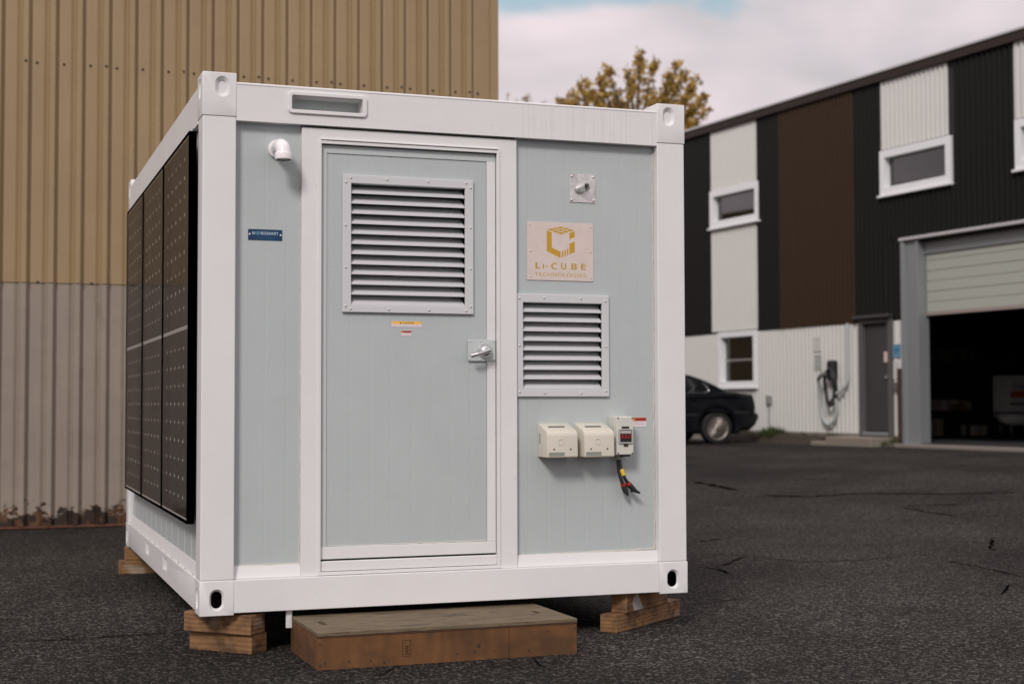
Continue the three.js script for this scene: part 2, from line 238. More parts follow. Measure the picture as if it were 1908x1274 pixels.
// ------------------------------------------------------------------ the yard
const FAC = { x: 16.6, s: Math.sin(-6 * Math.PI / 180), c: Math.cos(-6 * Math.PI / 180) };
const facDist = (x, z) => (x - FAC.x) * -FAC.c + z * -FAC.s;           // metres in front of the dark facade
const groundY = (x, z) => 0.325 * (1 - sstep(1, 12.5, facDist(x, z)));
{
  const line = (a, b, fine, lo, hi) => { const l = []; for (let v = a; v < lo; v = v + (lo - v) * 0.25 + 0.4) l.push(v); for (let v = lo; v < hi; v += fine) l.push(v); for (let v = hi, s = fine; v < b; s *= 1.3, v += s) l.push(v); l.push(b); return l; };
  const xs = line(-260, 260, 0.25, -6, 16), zs = line(-420, 120, 0.25, -24, 4), pos = [], uv = [], col = [], idx = [];
  for (const z of zs) for (const x of xs) {
    pos.push(x, groundY(x, z), z); uv.push(x + 0.13 * z, z - 0.21 * x);
    const k = clamp(0.95 + 1.1 * (fbm3(x * 0.45 + 40, 3, z * 0.45 + 9, 4) - 0.5) + 0.7 * (fbm3(x * 1.5, 9, z * 1.5, 3) - 0.5), 0.45, 1.5); col.push(k, k * 0.985, k * 0.965);
  }
  for (let j = 0; j + 1 < zs.length; j++) for (let i = 0; i + 1 < xs.length; i++) { const a = j * xs.length + i, b = a + 1, c = a + xs.length, d = c + 1; idx.push(a, c, b, b, c, d); }
  const g = new THREE.BufferGeometry(); g.setAttribute('position', new THREE.Float32BufferAttribute(pos, 3)); g.setAttribute('uv', new THREE.Float32BufferAttribute(uv, 2)); g.setAttribute('color', new THREE.Float32BufferAttribute(col, 3)); g.setIndex(idx); g.computeVertexNormals();
  const ground = structure('ground', g, M.asphalt); ground.userData.label = 'dark worn asphalt yard with cracks';
  // cracks: ragged thin strips along lines over the asphalt
  const E = new THREE.Vector3(), fwd = new THREE.Vector3(); camera.updateMatrixWorld();
  const onGround = (u, v) => {                          // pixel of the photograph -> point on the yard
    fwd.set((u - 954) / 2776.3, -(v - 637) / 2776.3, -1).applyQuaternion(camera.quaternion); E.copy(camera.position); let y = 0, t = 0;
    for (let k = 0; k < 30; k++) { t = (y - E.y) / fwd.y; y = groundY(E.x + t * fwd.x, E.z + t * fwd.z); } return [E.x + t * fwd.x, E.z + t * fwd.z];
  };
  const crack = (px, w, wob = 0.03) => {
    const p = px.map(([u, v]) => onGround(u, v)), pts = [];
    for (let i = 0; i + 1 < p.length; i++) { const n = Math.max(2, Math.round(Math.hypot(p[i + 1][0] - p[i][0], p[i + 1][1] - p[i][1]) / 0.06)); for (let k = 0; k < n; k++) pts.push([mixn(p[i][0], p[i + 1][0], k / n), mixn(p[i][1], p[i + 1][1], k / n)]); }
    pts.push(p[p.length - 1]);
    const V = [], I = []; let ox = 0, oz = 0;
    pts.forEach(([x, z], i) => { const a = pts[Math.max(0, i - 1)], b = pts[Math.min(pts.length - 1, i + 1)], l = Math.hypot(b[0] - a[0], b[1] - a[1]) || 1, nx = -(b[1] - a[1]) / l, nz = (b[0] - a[0]) / l; ox = ox * 0.7 + rr(-wob, wob); const e = Math.min(1, i / 3, (pts.length - 1 - i) / 3), h1 = w * rr(0.15, 1) * e + 0.001, h2 = w * rr(0.15, 1) * e + 0.001;
      for (const h of [ox + h1, ox - h2]) { const X = x + nx * h, Z = z + nz * h; V.push(X, groundY(X, Z) + 0.0045, Z); } });
    for (let i = 0; i + 1 < pts.length; i++) { const a = 2 * i; I.push(a, a + 2, a + 1, a + 1, a + 2, a + 3); }
    const c = new THREE.BufferGeometry(); c.setAttribute('position', new THREE.Float32BufferAttribute(V, 3)); c.setIndex(I); c.computeVertexNormals(); part('crack', c, M.crack, ground);
  };
  crack([[0, 1195], [126, 1193], [205, 1187], [250, 1184], [346, 1179]], 0.011, 0.008);
  crack([[1406, 924], [1510, 925], [1604, 920], [1760, 921], [1908, 918]], 0.06, 0.03);
  crack([[1293, 1055], [1336, 1061], [1361, 1071]], 0.02, 0.008);
  crack([[1332, 1058], [1394, 1038], [1503, 1048], [1604, 1044], [1673, 1037], [1743, 1034]], 0.012, 0.012);
  crack([[1750, 1043], [1821, 1056], [1870, 1066], [1906, 1076]], 0.011, 0.01);
  crack([[1829, 1005], [1848, 1006], [1852, 1015], [1844, 1020], [1856, 1027]], 0.022, 0.01);
  crack([[1834, 1005], [1873, 1000]], 0.014, 0.006);
  crack([[1907, 1088], [1879, 1090], [1875, 1098], [1869, 1109]], 0.018, 0.008);
  crack([[1858, 1131], [1880, 1138], [1907, 1143]], 0.009, 0.006);
  crack([[994, 1226], [1004, 1240], [1023, 1249]], 0.008, 0.004);
  crack([[742, 1241], [722, 1253], [700, 1262]], 0.007, 0.004);
  crack([[1283, 1012], [1330, 1006], [1365, 1004]], 0.022, 0.01);
  crack([[1662, 945], [1740, 941], [1813, 940]], 0.035, 0.02);
  crack([[1677, 945], [1735, 956], [1790, 962]], 0.022, 0.02);
  crack([[1290, 898], [1340, 906], [1370, 914]], 0.07, 0.03);
  crack([[1283, 1128], [1370, 1118], [1404, 1112]], 0.009, 0.006);
}

// ------------------------------------------------------------------ the container cabin (local: x along the door side, y up from its foot, z out of the door side)
const CW = 2.438, CH = 2.4795, CD = 3.66;
const cab = thing('container_cabin', 'white steel container cabin with louvred door and solar panels on one side', 'container', [0, LIFT, 0]);
{
  const W = M.white, fw = 0.155, fd = 0.165;
  // corner fittings with oval sockets
  const fitting = (right, top, back) => {
    const x0 = right ? CW - fw : 0, y0 = top ? 2.278 : 0, y1 = top ? CH : 0.159, z1 = back ? -CD + fd : 0.001, z0 = back ? -CD : -fd;
    const g = box(x0, x0 + fw, y0, y1, z0, z1, 0.004), cy = top ? 2.414 : 0.072, deep = top ? 0.018 : 0.03, tools = [];
    const cx = right ? CW - (top ? 0.090 : 0.082) : (top ? 0.090 : 0.077), zf = z1, w1 = 0.066, h1 = 0.098, w2 = top ? 0.036 : 0.05, h2 = top ? 0.064 : 0.078;
    if (!back) tools.push(frustum([stadium(cx, cy, w2, h2, zf - deep), stadium(cx, cy, w2, h2, zf - 0.014), stadium(cx, cy, w1 + 0.004, h1 + 0.004, zf + 0.002)]));
    const zs = (z0 + z1) / 2 - 0.01, f = frustum([stadium(zs, cy, w2, h2, -deep), stadium(zs, cy, w2, h2, -0.014), stadium(zs, cy, w1 + 0.004, h1 + 0.004, 0.002)]);
    if (!top && !back) tools.push(box(x0 + 0.012, x0 + fw - 0.012, y0 + 0.012, y1 - 0.012, z0 + 0.012, z1 - 0.016));   // hollow, as such castings are
    f.rotateY(-Math.PI / 2); if (!right) { tools.push(f); }     // (x, y, z) -> (-z, y, x)
    const f0 = part('corner_fitting', tools.length ? cut(g, ...tools) : g, W, cab);
    if (!top && !back) { const a = x0 + 0.0125, b = x0 + fw - 0.0125, c = y0 + 0.0125, d = y1 - 0.0125, e = z0 + 0.0125, f = z1 - 0.0175; part('socket_shade_liner', [box(a, a + 0.002, c, d, e, f), box(b - 0.002, b, c, d, e, f), box(a, b, c, c + 0.002, e, f), box(a, b, d - 0.002, d, e, f), box(a, b, c, d, e, e + 0.002)], M.socketShade, f0); }  // added dark plates inside the hollow: socket darkness put in by colour
    return f0;
  };
  for (const r of [0, 1]) for (const t of [0, 1]) for (const b of [0, 1]) fitting(r, t, b);
  // posts
  for (const r of [0, 1]) for (const b of [0, 1]) { const x0 = r ? CW - fw : 0, z0 = b ? -CD : -0.15, z1 = b ? -CD + 0.15 : -0.002; part('corner_post', box(x0 + (r ? 0 : 0.002), x0 + fw - (r ? 0.003 : 0), 0.1595, 2.2775, z0 + 0.002, z1, 0.006), W, cab); }
  // door side: beams
  const slot = [0.412, 0.749, 2.329, 2.395];
  part('top_beam', aroundHole([fw, CW - fw, 2.262, 2.436], slot, (a, b, c, d) => box(a, b, c, d, -0.1, -0.003)), M.whiteRuns, cab);
  const bead = rod([fw, 2.432, -0.009], [CW - fw, 2.432, -0.009], 0.008, 0.008, 10); part('beam_edge', boxUV(bead), W, cab);
  const pocket = part('lifting_pocket', ring([0.393, 0.771, 2.311, 2.413], slot, -0.012, 0.008, 0.02, 0.006, 0.003), W, cab);
  part('pocket_lining', [box(0.4, 0.76, 2.31, 2.328, -0.099, -0.02), box(0.4, 0.76, 2.396, 2.41, -0.099, -0.02), box(0.4, 0.4115, 2.328, 2.396, -0.099, -0.02), box(0.7495, 0.76, 2.328, 2.396, -0.099, -0.02), box(0.4, 0.76, 2.31, 2.41, -0.115, -0.0995)], M.greyTrim, pocket);
  part('bottom_beam', box(fw, CW - fw, 0.009, 0.1592, -0.16, -0.0005, 0.004), W, cab);
  for (const [a, b] of [[fw, 0.464], [1.533, CW - fw]]) part('bottom_flashing', boxUV(frustum([[[a, 0.1595, -0.05], [a, 0.1595, -0.026], [a, 0.163, -0.024], [a, 0.217, -0.038], [a, 0.217, -0.05]].reverse(), [[b, 0.1595, -0.05], [b, 0.1595, -0.026], [b, 0.163, -0.024], [b, 0.217, -0.038], [b, 0.217, -0.05]].reverse()]).toNonIndexed()), W, cab).geometry.computeVertexNormals();
  // grey sandwich panels beside the door
  const zp = -0.05, louvre2 = [1.569, 1.990, 1.027, 1.454];
  part('wall_panel', grooved(fw + 0.001, 0.4645, 0.2, 2.2615, zp, 0.045), M.grey, cab);
  part('wall_panel', aroundHole([1.5325, CW - fw - 0.001, 0.2, 2.2615], louvre2, (a, b, c, d) => grooved(a, b, c, d, zp, 0.045)), M.grey, cab);
  // caulk beads, a little ragged
  const caulk = (a, b, r = 0.004) => { const n = Math.round(Math.hypot(b[0] - a[0], b[1] - a[1]) / 0.03), p = []; for (let i = 0; i <= n; i++) p.push([mixn(a[0], b[0], i / n) + rr(-1, 1) * 0.0015, mixn(a[1], b[1], i / n) + rr(-1, 1) * 0.0015, zp + 0.0005]); return boxUV(tube(p, r, n * 2, 5)); };
  part('sealant', [caulk([fw + 0.002, 0.219], [0.463, 0.219]), caulk([1.535, 0.214], [2.279, 0.222], 0.005), caulk([2.2785, 0.222], [2.2785, 2.255], 0.006), caulk([1.534, 0.22], [1.534, 0.985], 0.005), caulk([1.534, 1.5], [1.534, 2.25], 0.004), caulk([0.463, 0.22], [0.463, 2.25], 0.004)], M.caulk, cab);
  // door surround, drip strip, threshold
  const hole = [0.555, 1.429, 0.1755, 2.181];
  part('door_frame', [ring([0.465, 1.5315, 0.1597, 2.252], hole, -0.075, -0.02, 0, 0, 0.002), ring([0.541, 1.443, 0.162, 2.194], [0.557, 1.427, 0.177, 2.1795], -0.0205, -0.014, 0, 0, 0.002)], W, cab);
  part('drip_strip', box(0.553, 1.435, 2.197, 2.203, -0.0205, -0.009, 0.002), W, cab);
  part('threshold', box(0.5555, 1.4285, 0.178, 0.225, -0.08, -0.026, 0.004), W, cab);
  // door leaf
  const lv = [0.702, 1.268, 1.424, 2.0];
  const door = part('door', ring([0.5595, 1.4255, 0.233, 2.1765], [0.587, 1.381, 0.291, 2.139], -0.075, -0.036, 0, 0, 0.002), M.greyTrim, cab);
  part('door_rail', [box(0.5605, 1.4245, 0.2345, 0.290, -0.038, -0.0335, 0.0015), box(1.3825, 1.4245, 0.2905, 2.137, -0.038, -0.0335, 0.0015)], W, door);
  part('door_panel', aroundHole([0.588, 1.380, 0.292, 2.138], lv, (a, b, c, d) => grooved(a, b, c, d, -0.041, 0.03)), M.grey, door);
  part('sealant', [caulk([0.589, 0.293], [1.379, 0.293], 0.003)].map((g) => g.translate(0, 0, 0.009)), M.caulk, door);
  // handle on its backing plate
  const hp = part('handle', (() => { const g = new THREE.SphereGeometry(0.034, 24, 12, 0, 2 * Math.PI, 0, Math.PI / 2); g.rotateX(Math.PI / 2); g.scale(1, 1, 0.85); g.translate(1.368, 1.211, -0.024); return [boxUV(g), boxUV(new THREE.CylinderGeometry(0.036, 0.038, 0.006, 24).rotateX(Math.PI / 2).translate(1.368, 1.211, -0.026)), boxUV(rod([1.366, 1.213, -0.005], [1.366, 1.213, 0.03], 0.013)), boxUV(rod([1.374, 1.215, 0.028], [1.306, 1.193, 0.036], 0.0125, 0.0095)), boxUV(rod([1.310, 1.1945, 0.036], [1.278, 1.187, 0.030], 0.0115, 0.010)), boxUV(rod([1.287, 1.189, 0.03], [1.287, 1.177, 0.028], 0.005))]; })(), M.handle, door);
  part('backing_plate', box(1.282, 1.4225, 1.163, 1.267, -0.0335, -0.0285, 0.0015), M.greyTrim, hp);
  const rivetG = new THREE.SphereGeometry(0.0062, 10, 5, 0, 2 * Math.PI, 0, Math.PI / 2).rotateX(Math.PI / 2);
  const rivet = (x, y, z, parent, s = 1) => { const m = part('rivet', rivetG, M.rivet, parent); m.position.set(x, y, z); m.scale.set(s, s, s * 0.75); };
  for (const [x, y] of [[1.29, 1.259], [1.345, 1.259], [1.413, 1.259], [1.345, 1.172], [1.413, 1.172], [1.29, 1.172]]) rivet(x, y, -0.0287, hp, 0.75);
  // louvres
  const louver = (o, i, z, n, rv, label) => {
    const f = part('louver_vent', ring(o, i, z, z + 0.016, 0, 0, 0.003), M.louver, cab, label), pitch = (i[3] - i[2]) / n;
    const s = new THREE.Shape();                         // slat section: [depth towards the front, height]
    for (const [k, [a, b]] of [[0.009, 0.001], [0.012, 0.001], [0.012, 0.0075], [0.009, 0.0095], [-0.058, 0.050], [-0.060, 0.048], [0.006, 0.0075], [0.009, 0.006]].entries()) k ? s.lineTo(a, b) : s.moveTo(a, b);
    s.closePath();
    const g = toCreasedNormals(new THREE.ExtrudeGeometry(s, { depth: i[1] - i[0] - 0.002, bevelEnabled: false }), 0.3); g.rotateY(-Math.PI / 2); g.scale(-1, 1, 1);
    const p = g.attributes.position.array, nn = g.attributes.normal.array; for (let k = 0; k < p.length; k += 9) for (let m = 0; m < 3; m++) { let t = p[k + m]; p[k + m] = p[k + 3 + m]; p[k + 3 + m] = t; t = nn[k + m]; nn[k + m] = nn[k + 3 + m]; nn[k + 3 + m] = t; }
    for (let k = 0; k < n; k++) { const m = part('slat', g, M.louver, f); m.position.set(i[0] + 0.001, i[2] + k * pitch, z - 0.004); }
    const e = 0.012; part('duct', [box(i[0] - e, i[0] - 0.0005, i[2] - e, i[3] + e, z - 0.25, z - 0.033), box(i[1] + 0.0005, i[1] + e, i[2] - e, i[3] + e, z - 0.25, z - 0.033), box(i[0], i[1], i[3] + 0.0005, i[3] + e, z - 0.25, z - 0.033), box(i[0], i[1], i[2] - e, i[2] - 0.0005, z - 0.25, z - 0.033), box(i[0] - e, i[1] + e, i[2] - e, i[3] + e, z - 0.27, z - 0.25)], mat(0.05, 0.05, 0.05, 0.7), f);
    for (const x of [i[0] - 0.008, i[1]]) part('throat', box(x, x + 0.008, i[2] - 0.008, i[3] + 0.008, z - 0.032, z - 0.0005), M.louver, f);
    for (const [x, y] of rv) rivet(x, y, z + 0.0158, f);
  };
  const L1 = [0.661, 1.310, 1.389, 2.041], m1 = (L1[0] + lv[0]) / 2, m2 = (L1[1] + lv[1]) / 2;
  louver(L1, lv, -0.0405, 12, [[0.70, 2.026], [0.877, 2.025], [1.08, 2.025], [1.272, 2.026], [m1 - 0.006, 2.004], [m1 - 0.006, 1.80], [m1 - 0.006, 1.60], [m1 - 0.006, 1.418], [m2 + 0.006, 2.004], [m2 + 0.006, 1.81], [m2 + 0.006, 1.61], [m2 + 0.006, 1.426], [0.70, 1.405], [0.885, 1.405], [1.085, 1.405], [1.272, 1.405]], 'large louvred vent in the door');
  const L2 = [1.5335, 2.028, 0.990, 1.496];
  louver(L2, louvre2, -0.0495, 9, [[1.55, 1.474], [1.68, 1.478], [1.875, 1.478], [2.009, 1.468], [1.55, 1.24], [2.009, 1.24], [1.55, 1.014], [1.68, 1.008], [1.875, 1.008], [2.009, 1.018]], 'small louvred vent beside the door');
  // bent white vent pipe
  const bend = tube([[0.352, 2.146, -0.05], [0.352, 2.147, 0.0], [0.353, 2.146, 0.045], [0.356, 2.132, 0.072], [0.358, 2.105, 0.082], [0.358, 2.09, 0.083]], 0.0345, 30, 24);
  const collar = new THREE.LatheGeometry([[0.0335, -0.002], [0.0385, -0.002], [0.0405, 0.002], [0.0405, 0.026], [0.037, 0.031], [0.034, 0.032]].map((a) => new THREE.Vector2(...a)), 28); collar.translate(0.358, 2.078, 0.083);
  const vp = part('vent_pipe', [boxUV(bend), boxUV(collar)], M.pipe, cab);
  part('pipe_flange', boxUV(new THREE.CylinderGeometry(0.043, 0.044, 0.018, 28).rotateX(Math.PI / 2).translate(0.352, 2.146, -0.041)), M.pipe, vp);
  part('pipe_screen', boxUV(new THREE.CylinderGeometry(0.033, 0.033, 0.002, 24).translate(0.358, 2.082, 0.083)), M.plasticGrey, vp);
  // galvanised square plate with a slanted pipe stub
  const sq = part('pipe_plate', box(1.822, 1.964, 1.961, 2.104, -0.05, -0.046, 0.001), M.galv, cab);
  const stub = new THREE.LatheGeometry([[0.022, 0], [0.022, 0.062], [0.0185, 0.062], [0.0185, 0.0]].map((a) => new THREE.Vector2(...a)), 20);
  stub.applyQuaternion(new THREE.Quaternion().setFromUnitVectors(new THREE.Vector3(0, 1, 0), new THREE.Vector3(0.42, 0.16, 0.9).normalize())); stub.translate(1.872, 2.024, -0.052);
  part('pipe_stub', boxUV(stub), M.galv, sq);
  part('stub_bore', boxUV(rod([1.880, 2.027, -0.03], [1.883, 2.028, -0.024], 0.0184)), M.black, sq);
  for (const [x, y] of [[1.834, 2.092], [1.952, 2.092], [1.834, 1.973], [1.952, 1.973]]) { rivet(x, y, -0.0462, sq, 1.25); }
  // printed plates and stickers
  const plate = (name, r, z, t, edge, draw, w, h, label) => {
    const m = part(name, box(r[0], r[1], r[2], r[3], z - t, z, 0.0008), edge, cab, label), g = new THREE.PlaneGeometry(r[1] - r[0] - 0.001, r[3] - r[2] - 0.001); g.translate((r[0] + r[1]) / 2, (r[2] + r[3]) / 2, z + 0.0006);
    part('print', g, new THREE.MeshStandardMaterial({ map: print(w, h, draw), roughness: 0.4 }), m); return m;
  };
  const lp = plate('logo_plate', [1.595, 1.949, 1.566, 1.856], -0.0465, 0.003, mat(0.6, 0.56, 0.54, 0.5), (c, w, h) => {
    c.fillStyle = '#d3c5be'; c.fillRect(0, 0, w, h);
    for (let i = 0; i < 260; i++) { c.fillStyle = rnd() < 0.5 ? 'rgba(190,180,174,0.10)' : 'rgba(226,208,200,0.10)'; c.beginPath(); c.arc(rnd() * w, rnd() * h, rr(6, 60), 0, 7); c.fill(); }
    const P = (x, y) => [(x - 72) / 1228 * w, (y - 97 - (x - 72) * 0.032) / 1085 * h], poly = (pts) => { c.beginPath(); pts.forEach((p, i) => (i ? c.lineTo(...P(...p)) : c.moveTo(...P(...p)))); c.closePath(); c.fill(); };
    c.fillStyle = '#bd942a';
    poly([[432, 262], [524, 300], [524, 582], [686, 660], [686, 778], [432, 652]]);
    poly([[852, 312], [952, 276], [952, 388], [852, 430]]); poly([[852, 512], [952, 466], [952, 668], [852, 712]]);
    for (const [a, t0, b] of [[710, 652, 772], [758, 630, 756], [804, 608, 734]]) poly([[a, t0 + 6], [a + 28, t0 - 10], [a + 28, b - 14], [a, b]]);
    poly([[436, 244], [690, 188], [948, 258], [690, 340]]);
    c.strokeStyle = '#d3c5be'; c.lineWidth = w * 0.007; for (const [a, b] of [[[520, 274], [776, 212]], [[606, 306], [862, 234]], [[606, 206], [862, 286]], [[522, 224], [776, 312]]]) { c.beginPath(); c.moveTo(...P(...a)); c.lineTo(...P(...b)); c.stroke(); }
    c.fillStyle = '#b39436'; c.textBaseline = 'alphabetic';
    const word = (t, x, y, px, wide, bold) => { c.save(); c.font = `${bold ? '600 ' : ''}${px}px sans-serif`; const m = c.measureText(t).width; c.translate(x, y); c.scale(wide / m, 1); c.fillText(t, 0, 0); c.restore(); };
    word('L', 0.105 * w, 0.806 * h, h * 0.152, 0.10 * w, 1); c.fillRect(0.232 * w, 0.722 * h, 0.017 * w, 0.084 * h); word('-', 0.272 * w, 0.800 * h, h * 0.14, 0.045 * w, 1);
    word('C', 0.345 * w, 0.806 * h, h * 0.148, 0.115 * w, 1); word('U', 0.495 * w, 0.806 * h, h * 0.148, 0.105 * w, 1); word('B', 0.648 * w, 0.806 * h, h * 0.148, 0.11 * w, 1); word('E', 0.795 * w, 0.806 * h, h * 0.148, 0.10 * w, 1);
    word('TECHNOLOGIES', 0.112 * w, 0.93 * h, h * 0.084, 0.785 * w, 0);
  }, 768, 629, 'pale metal plate with gold cube logo');
  for (const x of [1.610, 1.934]) for (const y of [1.840, 1.711, 1.583]) rivet(x, y, -0.0464, lp, 0.75);
  const bp = plate('name_plate', [0.219, 0.378, 1.717, 1.768], -0.048, 0.002, mat(0.01, 0.05, 0.12, 0.4), (c, w, h) => {
    c.fillStyle = '#003257'; c.fillRect(0, 0, w, h); c.fillStyle = '#a4bccb'; c.textBaseline = 'alphabetic';
    const fit = (t, x, y, px, wide) => { c.save(); c.font = `${px > h * 0.3 ? 'bold ' : ''}${px}px sans-serif`; const m = c.measureText(t).width; c.translate(x, y); c.scale(wide / m, 1); c.fillText(t, 0, 0); c.restore(); };
    fit('M', 0.105 * w, 0.49 * h, h * 0.38, 0.11 * w); fit('BISMART', 0.355 * w, 0.49 * h, h * 0.38, 0.535 * w); c.fillStyle = '#5f8ca0'; c.beginPath(); c.arc(0.285 * w, 0.35 * h, h * 0.17, 0, 7); c.fill(); c.fillStyle = '#3f6f86'; c.beginPath(); c.arc(0.285 * w, 0.35 * h, h * 0.09, 0, 7); c.fill();
    c.fillStyle = '#1f6385'; fit('MOBILE OFF GRID POWER & STORAGE', 0.10 * w, 0.66 * h, h * 0.13, 0.79 * w); for (let k = 0; k < 24; k++) if (k !== 3 && k !== 7 && k !== 12 && k !== 14) c.fillRect((0.22 + k * 0.0235) * w, (k % 5 === 2 ? 0.80 : 0.785) * h, 0.015 * w, 0.09 * h);
  }, 512, 164, 'dark blue name plate with pale lettering');
  rivet(0.2265, 1.7435, -0.0476, bp, 0.9); rivet(0.3705, 1.7425, -0.0476, bp, 0.9);
  const lines = (c, x, y, wide, n, s, step, col) => { c.fillStyle = col; for (let k = 0; k < n; k++) { let q = x; while (q < x + wide) { const l = rr(s * 0.7, s * 2.6); c.fillRect(q, y + k * step, Math.min(l, x + wide - q), s); q += l + s * 0.9; } } };
  plate('caution_sticker', [0.902, 1.052, 1.3225, 1.3515], -0.0402, 0.0006, mat(0.7, 0.65, 0.65, 0.4), (c, w, h) => {
    c.fillStyle = '#e9d9dd'; c.fillRect(0, 0, w, h); c.fillStyle = '#f0bb52'; c.fillRect(0, 0, w, h * 0.5); c.strokeStyle = '#8a9c98'; c.lineWidth = 5; c.strokeRect(0, 0, w, h); c.fillStyle = '#173018';
    c.beginPath(); c.moveTo(0.265 * w, 0.44 * h); c.lineTo(0.335 * w, 0.44 * h); c.lineTo(0.30 * w, 0.14 * h); c.fill(); c.font = `bold ${h * 0.42}px sans-serif`; c.fillStyle = '#4d5a12'; c.save(); c.translate(0.365 * w, 0.45 * h); c.scale(0.38 * w / c.measureText('CAUTION').width, 1); c.fillText('CAUTION', 0, 0); c.restore();
    c.font = `${h * 0.3}px sans-serif`; c.fillStyle = '#5b8480'; c.save(); c.translate(0.05 * w, 0.85 * h); c.scale(0.9 * w / c.measureText('MULTIPLE SOURCES OF POWER').width, 1); c.fillText('MULTIPLE SOURCES OF POWER', 0, 0); c.restore();
  }, 512, 100, 'yellow and white caution sticker');
  const warn = (r, z, label) => plate('warning_sticker', r, z, 0.0006, mat(0.7, 0.65, 0.65, 0.4), (c, w, h) => {
    c.fillStyle = '#e6d6da'; c.fillRect(0, 0, w, h); c.fillStyle = '#b8452a'; c.fillRect(0, 0, w, h * 0.4); c.fillStyle = '#e08a2c'; c.beginPath(); c.moveTo(0.06 * w, 0.34 * h); c.lineTo(0.2 * w, 0.34 * h); c.lineTo(0.13 * w, 0.06 * h); c.fill();
    c.fillStyle = '#3a0a06'; c.font = `bold ${h * 0.3}px sans-serif`; c.save(); c.translate(0.25 * w, 0.32 * h); c.scale(0.68 * w / c.measureText('WARNING').width, 1); c.fillText('WARNING', 0, 0); c.restore();
    lines(c, 0.1 * w, 0.5 * h, 0.8 * w, 2, h * 0.09, h * 0.2, '#8f9a9c');
  }, 256, 128, label);
  warn([0.950, 1.001, 1.281, 1.306], -0.0402, 'small red and white warning sticker on the door');
  warn([2.160, 2.236, 0.839, 0.885], -0.0493, 'red and white warning sticker by the breaker box');
  // two rain-hooded outlet covers
  const hood = (x0) => {
    const x1 = x0 + 0.160, s = new THREE.Shape();        // side outline: [towards the front, height]
    s.moveTo(0, 0.694); s.lineTo(0.132, 0.694); s.lineTo(0.136, 0.70); s.lineTo(0.133, 0.797); s.quadraticCurveTo(0.132, 0.818, 0.112, 0.826); s.lineTo(0.008, 0.858); s.lineTo(0, 0.858); s.closePath();
    const g = new THREE.ExtrudeGeometry(s, { depth: x1 - x0 - 0.008, bevelEnabled: true, bevelSize: 0.004, bevelThickness: 0.004, bevelOffset: -0.004, bevelSegments: 3, curveSegments: 6 });
    g.rotateY(-Math.PI / 2); g.translate(x1 - 0.004, 0, 0);   // (x, y, z) -> (-z, y, x)
    g.translate(0, 0, -0.05);
    const ob = part('outlet_cover', boxUV(toCreasedNormals(g, 0.5)), M.plastic, cab);
    const sl = box(-0.042, 0.042, -0.0016, 0.0016, -0.0075, 0.0075); sl.rotateX(0.297); sl.translate(x0 + 0.075, 0.8418, 0.0132); part('label', sl, mat(0.07, 0.08, 0.075, 0.5), ob);
    for (const k of [0.035, 0.122]) part('screw', boxUV(rod([x0 + k, 0.734, 0.082], [x0 + k, 0.734, 0.0868], 0.004)), M.screw, ob);
    const t = new THREE.PlaneGeometry(0.082, 0.018); t.translate(x0 + 0.049, 0.711, 0.0868);
    part('print', t, new THREE.MeshStandardMaterial({ roughness: 0.5, map: print(256, 64, (c, w, h) => { c.fillStyle = '#9a9a8c'; c.fillRect(0, 0, w, h); lines(c, 4, 4, w - 8, 5, 7, 12, '#6d7a74'); }) }), ob);
    const e = ring([x0 + 0.060, x0 + 0.084, 0.755, 0.785], [x0 + 0.063, x0 + 0.081, 0.758, 0.782], 0.0835, 0.086, 0.003, 0.002); part('emblem', e, M.plastic, ob);
    const v = new THREE.PlaneGeometry(0.016, 0.05); v.rotateY(-Math.PI / 2); v.translate(x0 - 0.0005, 0.785, -0.018); part('side_label', v, mat(0.28, 0.31, 0.29, 0.5), ob);
  };
  hood(1.648); hood(1.842);
  // breaker box with its little window, switches and cables
  const bb = part('breaker_box', [box(2.027, 2.122, 0.700, 0.892, -0.05, 0.03, 0.005), box(2.0285, 2.1205, 0.7015, 0.8905, 0.0315, 0.052, 0.005)], M.plasticGrey, cab);
  part('window_frame', ring([2.0365, 2.116, 0.757, 0.831], [2.0445, 2.108, 0.764, 0.824], 0.0518, 0.0595, 0.008, 0.004, 0.0015), mat(0.42, 0.42, 0.4, 0.35), bb);
  part('breaker_face', box(2.0455, 2.107, 0.765, 0.823, 0.0518, 0.0535), M.black, bb);
  part('breaker_strip', box(2.047, 2.1055, 0.807, 0.8215, 0.0536, 0.0555), mat(0.5, 0.5, 0.48, 0.4), bb);
  for (let k = 0; k < 3; k++) part('switch', [box(2.0475 + k * 0.0195, 2.0655 + k * 0.0195, 0.784, 0.7905, 0.0536, 0.0575), box(2.053 + k * 0.0195, 2.060 + k * 0.0195, 0.789, 0.803, 0.0536, 0.061, 0.001)], M.red, bb);
  part('pane', box(2.045, 2.1075, 0.7645, 0.8235, 0.0615, 0.0618), M.glass, bb);
  part('latch', box(2.055, 2.094, 0.832, 0.842, 0.0518, 0.0575, 0.001), M.black, bb); part('latch', box(2.066, 2.088, 0.744, 0.7555, 0.0518, 0.0575, 0.001), M.black, bb);
  for (const [x, y] of [[2.036, 0.883], [2.113, 0.883], [2.036, 0.709], [2.113, 0.709]]) part('screw', boxUV(rod([x, y, 0.051], [x, y, 0.0535], 0.0038)), M.screw, bb);
  part('cable_gland', boxUV(rod([2.063, 0.700, -0.01], [2.063, 0.676, -0.01], 0.013)), mat(0.35, 0.33, 0.3, 0.5), bb);
  part('box_foot', box(2.075, 2.115, 0.692, 0.6995, -0.03, 0.02), M.dark, bb);
